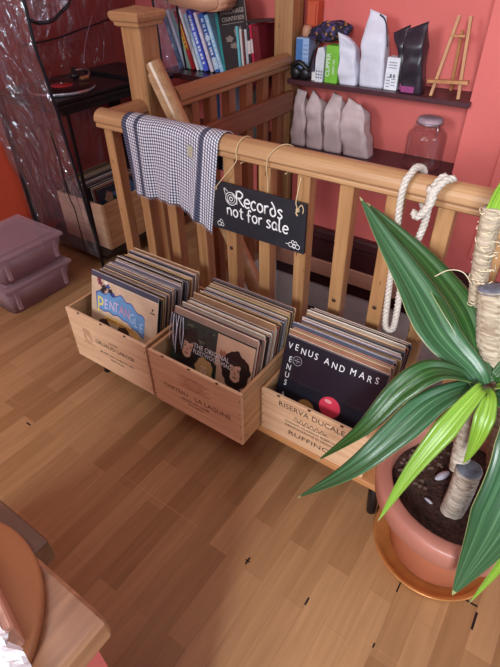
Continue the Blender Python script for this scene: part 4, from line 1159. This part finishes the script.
# ------------------------------------------------------------------ leaning books
BZ = 0.8462
def book(xb, w, h, dep, lean, cov, label, yfront=2.235, title=None, tcol=(240, 240, 240), z=BZ, band=None, group=None, front=None):
    """xb: x of the spine's lower left corner; the book leans with its top to the left"""
    r = thing('book', label, 'book', (xb, yfront, z), 0, group)
    xf = Matrix.Translation(V((xb, yfront, z + w * math.sin(lean)))) @ Matrix.Rotation(-lean, 4, 'Y')
    if lean > 0: xf = Matrix.Translation(V((xb, yfront, z + 0.0003))) @ Matrix.Rotation(-lean, 4, 'Y')
    b = B()
    ct_ = min(.0025, w * .15)
    box(b, 0, ct_, 0, dep, 0, h, .0005, 0, xf); box(b, w - ct_, w, 0, dep, 0, h, .0005, 0, xf); box(b, ct_, w - ct_, 0, .003, 0, h, 0, 0, xf)
    o = obj('cover', b, cm(cov, .4, .1), r)
    b = B(); box(b, ct_, w - ct_, .003, dep - .004, .003, h - .003, 0, 0, xf); obj('page_block', b, M['paper_page'], r)
    if band:
        b = B()
        for (za, zb_, c_) in band: box(b, .0004, w - .0004, -.0006, .0002, h * za, h * zb_, 0, 0, xf)
        obj('spine_band', b, cm(band[0][2], .5), o)
    if title:
        b = B(); text(b, title, xf @ V((w * .30, -.0010, h * .90)), xf.to_3x3() @ V((0, 0, -1)), xf.to_3x3() @ V((1, 0, 0)), w * .62, .0005, 0, 'LEFT', 1.0)
        obj('spine_title', b, cm(tcol, .5), o)
    return r, o, xf
LB = math.radians(20)
bk = [(-2.035, .022, .275, (60, 92, 128), 'slate blue book, leftmost of the leaning row behind the plastic'),
      (-2.000, .020, .28, (226, 232, 240), 'white spined book second in the leaning row'),
      (-1.972, .018, .27, (150, 190, 170), 'pale green spined book left of the red and yellow one'),
      (-1.946, .026, .275, (206, 58, 64), 'red book with a yellow band in the leaning row'),
      (-1.913, .016, .285, (240, 242, 248), 'slim white book right of the red and yellow book'),
      (-1.890, .022, .265, (186, 216, 244), 'sky blue book in the middle of the leaning row'),
      (-1.860, .034, .285, (84, 98, 214), 'thick royal blue book with white lettering down the spine'),
      (-1.818, .022, .275, (228, 206, 222), 'pale pink white book right of the royal blue one'),
      (-1.789, .034, .272, (58, 98, 176), 'navy book with pale blue speckles on its spine'),
      (-1.748, .026, .268, (164, 210, 240), 'light blue book beside the tall black book')]
for i, (x, w, h, c, lab) in enumerate(bk):
    band = [(.35, .8, (226, 186, 70))] if i == 3 else ([(.05, .25, (190, 214, 240)), (.55, .62, (150, 190, 230))] if i == 8 else None)
    ttl = {3: 'COOKBOOK', 6: 'VEGETARIAN', 8: 'WHOLEFOOD', 9: 'KITCHEN', 5: 'PLANT BASED'}.get(i)
    ttl = None
    r, o, xf = book(x, w * .92, h, .17, LB, c, lab, 2.235 + .004 * (i % 3), None, (240, 240, 250), BZ, band, 'leaning books')
    if i in (3, 5, 6, 7, 8, 9):
        # illegible small print down the spine
        b = B(); rn = random.Random(i)
        zz = h * .92
        while zz > h * .15:
            L_ = rn.uniform(.006, .018); box(b, w * .22, w * .66, -.0009, -.0004, zz - L_, zz - .002, 0, 0, xf); zz -= L_ + rn.choice((.001, .001, .008))
        obj('spine_print', b, cm((190, 60, 50) if i == 3 else (228, 234, 246)), o)
# tall dark cover facing the room
r, o, xf = book(-1.718, .016, .33, .17, math.radians(9.5), (54, 150, 150), 'tall book with a teal spine and black cover facing the room', 2.225)
tf = thing('book', 'dark brown black book cover with pale lettering propped facing the room', 'book', (-1.60, 2.30, BZ))
fx = Matrix.Translation(V((-1.605, 2.215, BZ + .012))) @ Matrix.Rotation(-math.radians(13), 4, 'Y') @ Matrix.Rotation(-.10, 4, 'X')
fx = Matrix.Translation(V((-1.690, 2.205, BZ + .0005))) @ Matrix.Rotation(-math.radians(9), 4, 'Y') @ Matrix.Rotation(math.radians(10), 4, 'Z')
b = B(); box(b, .002, .150, 0, .0025, 0, .325, .0006, 0, fx); box(b, .002, .150, .0155, .018, 0, .325, .0006, 0, fx); cv = obj('cover', b, cm((44, 30, 32), .75), tf)
b = B(); box(b, .004, .148, .0025, .0155, .003, .322, 0, 0, fx); obj('page_block', b, M['paper_page'], tf)
b = B(); ex_, ey_ = fx.to_3x3() @ V((1, 0, 0)), fx.to_3x3() @ V((0, 0, 1))
text(b, 'PARSONAGE', fx @ V((.083, -.0006, .262)), ex_, ey_, .026, .0005, 0, 'CENTER', .84)
text(b, 'COUNTRYSIDE', fx @ V((.083, -.0006, .234)), ex_, ey_, .024, .0005, 0, 'CENTER', .74)
box(b, .02, .135, -.0008, -.0003, .222, .2235, 0, 0, fx)
obj('cover_title', b, cm((176, 160, 150)), cv)
b = B(); Pf = lambda x, z, l=0: fx @ V((x, -.0006 - .0003 * l, z))
for (x, z, rx, rz, s_) in ((.05, .16, .020, .013, 1), (.088, .185, .008, .018, 2), (.115, .185, .007, .022, 3), (.07, .13, .02, .012, 4), (.10, .145, .014, .012, 5)): blob(b, Pf, x, z, rx, rz, 0, 0, s_, .3)
obj('cover_picture', b, cm((128, 112, 104)), cv)
BS = math.radians(5)
for i, (x, w, h, c, lab) in enumerate(((-1.612, .013, .222, (110, 190, 200), 'short turquoise book right of the black cover'), (-1.594, .013, .210, (214, 206, 206), 'short white book right of the turquoise one'),
        (-1.578, .010, .205, (120, 60, 64), 'thin maroon book among the short books'), (-1.565, .014, .212, (196, 200, 204), 'pale grey short book beside the thin maroon one'),
        (-1.548, .016, .222, (60, 48, 56), 'dark short book with pale marks left of the crimson one'), (-1.526, .014, .232, (196, 46, 74), 'crimson book near the far newel post'),
        (-1.507, .036, .228, (120, 34, 44), 'deep red book leaning near the far newel post'))):
    r, o, xf = book(x, w, h, .15, BS * (1.5 if i > 4 else 1), c, lab, 2.215 + .003 * (i % 2), None, (240, 240, 240), BZ, [(.5, .75, (226, 210, 210))] if i in (4, 5) else None, 'short books')
b = B(); prism(b, [(-.10, 0), (.10, .012), (.10, .018), (-.10, .006)], lambda u, v, w: V((-1.520 + u * .8, w, BZ + .2365 + v)), 2.24, 2.34)
tag(obj('flat_booklet', b, cm((40, 34, 38))), 'dark thin booklet lying flat across the short books', 'booklet')
# rounded pale board resting on the leaning row
b = B(); pr = [(-1.99, 1.172), (-1.93, 1.158), (-1.80, 1.143), (-1.72, 1.134), (-1.67, 1.132), (-1.64, 1.139), (-1.622, 1.158), (-1.618, 1.19), (-1.625, 1.215), (-1.99, 1.235)]
prism(b, pr, lambda u, v, w: V((u, w, v)), 2.085, 2.235)
bmesh.ops.bevel(b, geom=[e for e in b.edges], offset=.012, segments=3, affect='EDGES')
tag(obj('wooden_board', b, wood('pale_peach_wood', srgb(206, 142, 110), srgb(230, 172, 140), 'X', .5), None, True), 'thick pale board with a rounded end resting over the leaning books', 'board')
# things on the low shelf behind the side spindles
LZ = 0.5405
bt = thing('sauce_bottle', 'dark topped bottle with a cream label seen between the side spindles', 'bottle', (-2.165, 2.26, LZ))
b = B(); lathe(b, [(0, 0), (.026, 0), (.027, .01), (.027, .085), (.018, .105), (.016, .118)], (-2.165, 2.26, LZ), 20); obj('bottle_body', b, cm((206, 196, 170)), bt, True)
b = B(); lathe(b, [(.017, .112), (.020, .116), (.020, .15), (0, .152)], (-2.165, 2.26, LZ), 20); obj('bottle_cap', b, cm((44, 44, 52)), bt, True)
for (x, w, h, c, lab) in ((-1.845, .08, .21, (70, 138, 200), 'blue packet on the low shelf seen between the side spindles'), (-1.70, .06, .24, (176, 198, 224), 'pale blue packet on the low shelf between the side spindles'),
                          (-1.575, .035, .275, (186, 212, 196), 'tall pale green packet on the low shelf close to the far newel')):
    p_ = thing('food_packet', lab, 'packet', (x, 2.26, LZ)); b = B(); box(b, x - w / 2, x + w / 2, 2.235, 2.29, LZ, LZ + h, .003); body = obj('carton', b, cm(c), p_)
    b = B(); box(b, x - w / 2 + .006, x + w / 2 - .006, 2.2342, 2.2355, LZ + h * .25, LZ + h * .5); obj('panel', b, cm((222, 214, 196)), p_)

# ------------------------------------------------------------------ turntable rack in the left corner
rk = thing('turntable_rack', 'dark low rack against the orange wall holding the turntable and a record crate', 'rack', (-2.2, 1.78, 0))
b = B(); box(b, -2.47, -1.955, 1.36, 2.10, .828, .846, .002); obj('top_shelf', b, M['black'], rk)
b = B(); box(b, -2.47, -1.94, 1.42, 2.08, .07, .092, .002); obj('bottom_shelf', b, M['black'], rk)
for x, y in ((-2.455, 1.39), (-2.455, 2.075), (-2.40, 2.075)):
    b = B(); box(b, x - .012, x + .012, y - .012, y + .012, 0, .828); obj('leg', b, M['black_metal'], rk)
b = B(); box(b, -2.455, -1.955, 1.375, 1.397, .806, .827); box(b, -1.975, -1.957, 1.4, 2.06, .806, .827); obj('apron', b, M['black'], rk)
b = B(); box(b, -1.972, -1.960, 1.400, 1.412, 0, .81); obj('leg', b, M['black_metal'], rk)
tt = thing('turntable', 'black turntable with a silver edged platter on the corner rack', 'turntable', (-2.13, 1.52, .8465))
b = B(); box(b, -2.33, -1.962, 1.365, 1.80, .8465, .866, .004); obj('plinth', b, M['black'], tt)
tcx, tcy = -2.115, 1.520
b = B(); lathe(b, [(0, 0), (.146, 0), (.150, .003), (.150, .014), (.146, .017), (0, .017)], (tcx, tcy, .8665), 56); obj('platter', b, M['steel'], tt, True)
b = B(); tube(b, spline([(-2.27, 1.72, .90), (-2.20, 1.735, .908), (-2.13, 1.70, .905), (-2.10, 1.655, .900)], 6), .004, 8); ta = obj('tonearm', b, M['steel'], tt, True)
b = B(); lathe(b, [(0, 0), (.024, 0), (.024, .018), (.013, .022), (.013, .045), (0, .047)], (-2.27, 1.72, .866), 20); obj('tonearm_base', b, M['black'], tt, True)
b = B(); box(b, -2.112, -2.088, 1.62, 1.662, .892, .904, .002); obj('headshell', b, flat('gold_headshell', srgb(226, 190, 130), .25, metal=.8), ta)
vn = thing('vinyl_record', 'black vinyl record with a red label lying on the turntable platter', 'record', (tcx, tcy, .884))
b = B(); lathe(b, [(0, 0), (.1485, 0), (.1495, .001), (.1485, .002), (.052, .002), (0, .0018)], (tcx, tcy, .884), 56); obj('disc', b, flat('vinyl_black', srgb(16, 14, 18), .25), vn, True)
b = B(); lathe(b, [(0, 0), (.050, 0), (.050, .0006), (0, .0006)], (tcx, tcy, .8862), 32); obj('label', b, cm((170, 40, 48)), vn, True)
b = B(); lathe(b, [(0, 0), (.004, 0), (.004, .012), (0, .013)], (tcx, tcy, .8868), 12); obj('center_pin', b, M['steel'], vn, True)
mxr = thing('mixer', 'flat dark amplifier with a pale front edge beside the turntable', 'amplifier', (-2.14, 1.95, .8465))
b = B(); box(b, -2.34, -1.985, 1.835, 2.07, .8465, .878, .004); obj('case', b, M['black'], mxr)
b = B(); box(b, -1.9856, -1.9835, 1.84, 2.065, .868, .8785); obj('front_trim', b, cm((150, 170, 200), .3), mxr)
b = B()
for k in range(4): lathe(b, [(0, 0), (.009, 0), (.008, .012), (0, .012)], (-2.03, 1.87 + .05 * k, .878), 12)
obj('knobs', b, M['steel'], mxr)
# crate and records under it
ck, ckf = crate(-2.33, -1.968, 1.485, 1.835, .0925, .345, 'wine_crate', 'wooden crate of records on the rack shelf under the turntable')
b = B()
for k in range(3): box(b, -1.9682, -1.9672, 1.60 + k * .022, 1.606 + k * .022, .235 + k * .004, .275 + k * .004, 0, 0)
obj('stamp', b, M['brand'], ck)
rn = random.Random(31)
for k in range(13):
    xk = -1.990 - .0225 * k
    xf = Matrix.Translation(V((xk, 1.66, .1025))) @ Matrix.Rotation(PI / 2, 4, 'Z') @ Matrix.Rotation(-math.radians(4), 4, 'X')
    ci = rn.randrange(len(PAL)); cov, edg = PAL[ci]
    if k == 0: cov, edg, lab = (34, 42, 56), (110, 108, 112), 'record sleeve with a dark painted landscape at the front of the crate under the turntable'
    else: lab = '%s record sleeve, %s from the front under the turntable' % (CN[ci], ORD[k])
    rr, so = record(xf, cov, edg, lab, None if k == 0 else 'records under the turntable', h=LP - .004)
    if k == 0:
        Pq = on_cover(xf); b = B()
        blob(b, Pq, .03, .24, .10, .045, 0, 0, 3, .3); blob(b, Pq, -.08, .17, .05, .09, 1, 1, 4, .3); blob(b, Pq, .08, .13, .07, .05, 1, 2, 5, .3); blob(b, Pq, -.09, .25, .026, .034, 2, 3, 6, .25)
        obj('cover_art', b, [cm((70, 108, 150)), cm((46, 62, 44)), cm((110, 44, 50)), cm((150, 120, 96))], so)

# clear plastic sheets
ps_ = thing('plastic_sheet', 'clear crinkled plastic sheet with dark hem hung over the left half of the rack', 'plastic sheet', (-2.22, 1.36, .05))
def sheet_fn(s, t):
    x = -2.49 + .545 * s; z = .10 + 1.75 * t
    y0 = 1.43 * (1 - t) + 1.27 * t - .085 * (1 - t) * (1 - s) * 0
    y = y0 - .02 + .030 * noise.noise(V((x * 7, 2, z * 1.6))) + .018 * noise.noise(V((x * 22, 5, z * 3.0))) + .010 * noise.noise(V((x * 45, 9, z * 9)))
    y = min(y, 1.352 if z > .74 else 1.385)
    return V((x, y, z)), (s, t)
b = B(); grid(b, 50, 110, sheet_fn); obj('sheet', b, M['sheet'], ps_, True)
b = B()
hem = [sheet_fn(1, t)[0] + V((.004, .0, 0)) for t in [k / 24 for k in range(25)]]
tube(b, hem, .007, 8); obj('hem', b, M['edge_blue'], ps_, True)
b = B(); hem2 = [sheet_fn(.80, t)[0] + V((0, -.004, 0)) for t in [k / 24 * .36 for k in range(25)]]; tube(b, hem2, .0025, 6); obj('hem', b, M['edge_blue'], ps_, True)
sw = thing('plastic_sheet', 'clear plastic valance with a drooping dark hem above the turntable', 'plastic sheet', (-1.95, 1.5, 1.15))
def swz(y):
    return 1.152 + 2.6 * (y - 1.375) ** 2 if y > 1.375 else 1.152 + 9 * (y - 1.375) ** 2
def sw_fn(s, t):
    y = 1.335 + .26 * s; z = swz(y) * (1 - t) + 1.85 * t
    return V((-1.945 + .02 * noise.noise(V((4, y * 16, z * 4))) + .010 * noise.noise(V((4, y * 40, z * 9))), y, z)), (s, t)
b = B(); grid(b, 30, 40, sw_fn); obj('sheet', b, M['sheet'], sw, True)
b = B(); tube(b, [sw_fn(k / 24, 0)[0] for k in range(25)], .007, 8); obj('hem', b, M['edge_blue'], sw, True)
s3 = thing('plastic_sheet', 'narrow clear plastic strip with dark hem hanging between newel post and leaning books', 'plastic sheet', (-1.93, 2.05, .78))
def s3_fn(s, t):
    z = .86 + 1.0 * t; y = 1.97 + .165 * s + .02 * (1 - t)
    return V((-1.93 + .014 * noise.noise(V((2, y * 24, z * 4))) + .006 * noise.noise(V((4, y * 60, z * 9))), y - .12 * (t - .2) * .5, z)), (s, t)
b = B(); grid(b, 16, 60, s3_fn); obj('sheet', b, M['sheet'], s3, True)
for s in (0, 1):
    b = B(); tube(b, [s3_fn(s, k / 20)[0] for k in range(21)], .0055, 8); obj('hem', b, M['edge_blue'], s3, True)
s4 = thing('plastic_sheet', 'clear plastic sheet pinned flat over the wall behind the turntable', 'plastic sheet', (-2.47, 1.75, .1))
def s4_fn(s, t):
    y = 1.40 + 1.0 * s; z = .12 + 1.75 * t
    return V((-2.484 + .010 * noise.noise(V((2, y * 9, z * 9))) + .004 * noise.noise(V((4, y * 30, z * 30))), y, z)), (s, t)
b = B(); grid(b, 60, 90, s4_fn); obj('sheet', b, M['sheet_back'], s4, True)
b = B(); tube(b, spline([(-2.470, 1.60, 1.005), (-2.468, 1.80, 1.012), (-2.470, 2.0, 1.035), (-2.470, 2.2, 1.06)], 6), .004, 6); obj('seam', b, M['edge_blue'], s4, True)
b = B(); tube(b, spline([(-2.468, 2.06, 1.085), (-2.43, 1.95, .97), (-2.36, 1.86, .90)], 6), .0012, 5)
tag(obj('thin_cord', b, cm((170, 150, 160)), None, True), 'thin pale cord running from the wall down to the turntable', 'cord')

# ------------------------------------------------------------------ frosted storage boxes
def tub(x0, x1, y0, y1, z0, z1, label):
    r = thing('storage_box', label, 'box', ((x0 + x1) / 2, (y0 + y1) / 2, z0), 0, 'frosted storage boxes')
    lipz = z1 - .026; tp = .028; t = .0022
    def ring(bm, ins, z):
        k = (z - z0) / (lipz - z0); o_ = tp * (1 - k) + ins
        a, c, d_, e = x0 + o_, x1 - o_, y0 + o_, y1 - o_; rr_ = .03; pts = []
        for (cx_, cy_, a0) in ((c - rr_, e - rr_, 0), (a + rr_, e - rr_, PI / 2), (a + rr_, d_ + rr_, PI), (c - rr_, d_ + rr_, 1.5 * PI)):
            for q in range(5): pts.append((cx_ + rr_ * math.cos(a0 + q * PI / 8), cy_ + rr_ * math.sin(a0 + q * PI / 8)))
        return [bm.verts.new((px, py, z)) for px, py in pts]
    b = B(); rs = [ring(b, 0, z0), ring(b, 0, z0 + (lipz - z0) * .5), ring(b, 0, lipz), ring(b, t, lipz), ring(b, t, z0 + t)]
    for p, q in zip(rs, rs[1:]):
        n_ = len(p)
        for k in range(n_): b.faces.new((p[k], p[(k + 1) % n_], q[(k + 1) % n_], q[k]))
    b.faces.new(rs[0][::-1]); b.faces.new(rs[-1])
    obj('tub', b, M['box_pl'], r, True)
    b = B()
    box(b, x0 - .004, x1 + .004, y0 - .004, y1 + .004, lipz + .0005, z1 - .006, .005, seg=2); box(b, x0 + .03, x1 - .03, y0 + .03, y1 - .03, z1 - .006, z1, .003)
    obj('lid', b, M['box_pl'], r)
    for y in (y0 + .045, y1 - .06):
        b = B(); box(b, x1 - .016, x1 + .002, y, y + .018, z0 + .03, lipz, .002); obj('rib', b, M['box_pl'], r)
    return r
tub(-2.35, -1.992, .865, 1.240, 0.0005, .158, 'lower of the two stacked frosted plastic storage boxes on the floor')
tub(-2.345, -1.994, .870, 1.236, .1605, .312, 'upper of the two stacked frosted plastic storage boxes by the orange wall')

# ------------------------------------------------------------------ counter in the near left corner
co = thing('counter', 'counter corner with striped wooden top and coral red front, near left', 'counter', (-.6, -.2, 0))
b = B(); box(b, -1.15, -.240, -.55, .058, 0, .862); obj('cabinet', b, M['wall_red'], co)
wt = wood('striped_worktop', srgb(120, 76, 50), srgb(206, 152, 112), 'Y', .35, scale=.75)
b = B(); box(b, -.338, -.226, -.56, .074, .862, .900, .004); obj('worktop_board', b, wt, co)
b = B(); box(b, -1.16, -.3385, -.56, .092, .862, .899, .0015); obj('worktop_board', b, wood('dark_worktop', srgb(84, 54, 40), srgb(128, 88, 62), 'X', .4), co, label='darker board end')
b = B(); lathe(b, [(0, 0), (.120, 0), (.1235, .003), (.1235, .012), (.120, .015), (0, .015)], (-.362, -.047, .9008), 72)
tag(obj('round_board', b, wood('round_board_wood', srgb(156, 100, 64), srgb(184, 126, 84), 'X', .45, scale=.4), None, True), 'round brown wooden board lying on the counter corner', 'board')
bxf = Matrix.Translation(V((-.262, .017, .9165))) @ Matrix.Rotation(math.radians(-14), 4, 'Z')
b = B(); box(b, -.16, 0, -.11, 0, 0, .036, .002, 0, bxf)
pb = obj('pink_box', b, wood('pinkish_box_wood', srgb(196, 140, 116), srgb(222, 170, 146), 'X', .4)); tag(pb, 'pinkish flat box lying on the round board', 'box')
b = B()
def crumple(s, t):
    x = -.285 + .085 * s; y = -.045 + .058 * t
    p = V((x, y, .956 + .010 * noise.noise(V((x * 60, y * 60, 2))) + .006 * noise.noise(V((x * 150, y * 150, 5)))))
    edge = .010 * noise.noise(V((s * 7, t * 7, 8)))
    p.x += edge; p.y += edge - .022 * s * .4
    return p, (s, t)
grid(b, 26, 22, crumple, smooth=False)
pp = obj('crumpled_paper', b, cm((226, 222, 226), .6)); solidify(pp, .0012, 1); tag(pp, 'crumpled white paper lying on the pinkish box', 'paper')

# ------------------------------------------------------------------ camera
cam = bpy.data.cameras.new('camera'); co_ = bpy.data.objects.new('camera', cam); COL.objects.link(co_)
f, pitch, yaw, roll = 488.9, math.radians(39.05), math.radians(35.51), math.radians(-1.133)
fw = V((-math.sin(yaw) * math.cos(pitch), math.cos(yaw) * math.cos(pitch), -math.sin(pitch)))
rt = V((math.cos(yaw), math.sin(yaw), 0)); up = rt.cross(fw)
r2 = rt * math.cos(roll) + up * math.sin(roll); u2 = up * math.cos(roll) - rt * math.sin(roll)
mw = Matrix((r2, u2, -fw)).transposed().to_4x4(); mw.translation = V((0, 0, 1.4))
co_.matrix_world = mw
cam.sensor_fit = 'VERTICAL'; cam.sensor_height = 24.0; cam.sensor_width = 24.0 * 500 / 667
cam.lens = f / 667 * 24.0; cam.clip_start = 0.02
S.camera = co_

# ------------------------------------------------------------------ light
def area(name, loc, target, sx, sy, power, col):
    l = bpy.data.lights.new(name, 'AREA'); l.shape = 'RECTANGLE'; l.size = sx; l.size_y = sy; l.energy = power; l.color = col
    o = bpy.data.objects.new(name, l); COL.objects.link(o); o.location = loc
    o.rotation_euler = (V(target) - V(loc)).to_track_quat('-Z', 'Y').to_euler()
    return o
area('window_daylight', (0.85, -3.0, 2.35), (-.3, .8, .3), .75, .9, 190, (.93, .97, 1.0))
area('left_daylight_fill', (-1.5, -2.8, 2.2), (-.9, .8, .3), 1.0, 1.1, 105, (.88, .95, 1.0))  # added fill; the left opening it shines through is made up
area('overhead_fill', (-.75, -.1, 2.5), (-.75, .5, 0), .9, .9, 11, (.95, .97, 1.0))  # added overhead fill for the dim floor and crates, no fixture known
area('side_fill', (1.65, 1.0, 1.7), (-.6, 1.5, .6), .9, 1.0, 9, (.88, .94, 1.0))  # added fill for the back wall, no window known on this side
w = bpy.data.worlds.new('world'); S.world = w; w.use_nodes = True
bg = w.node_tree.nodes['Background']; bg.inputs['Color'].default_value = (.62, .78, 1.0, 1); bg.inputs['Strength'].default_value = .45
vs = S.view_settings
vs.view_transform = 'Standard'; vs.look = 'None'; vs.gamma = 1.0; vs.use_curve_mapping = False; vs.exposure = 0.0
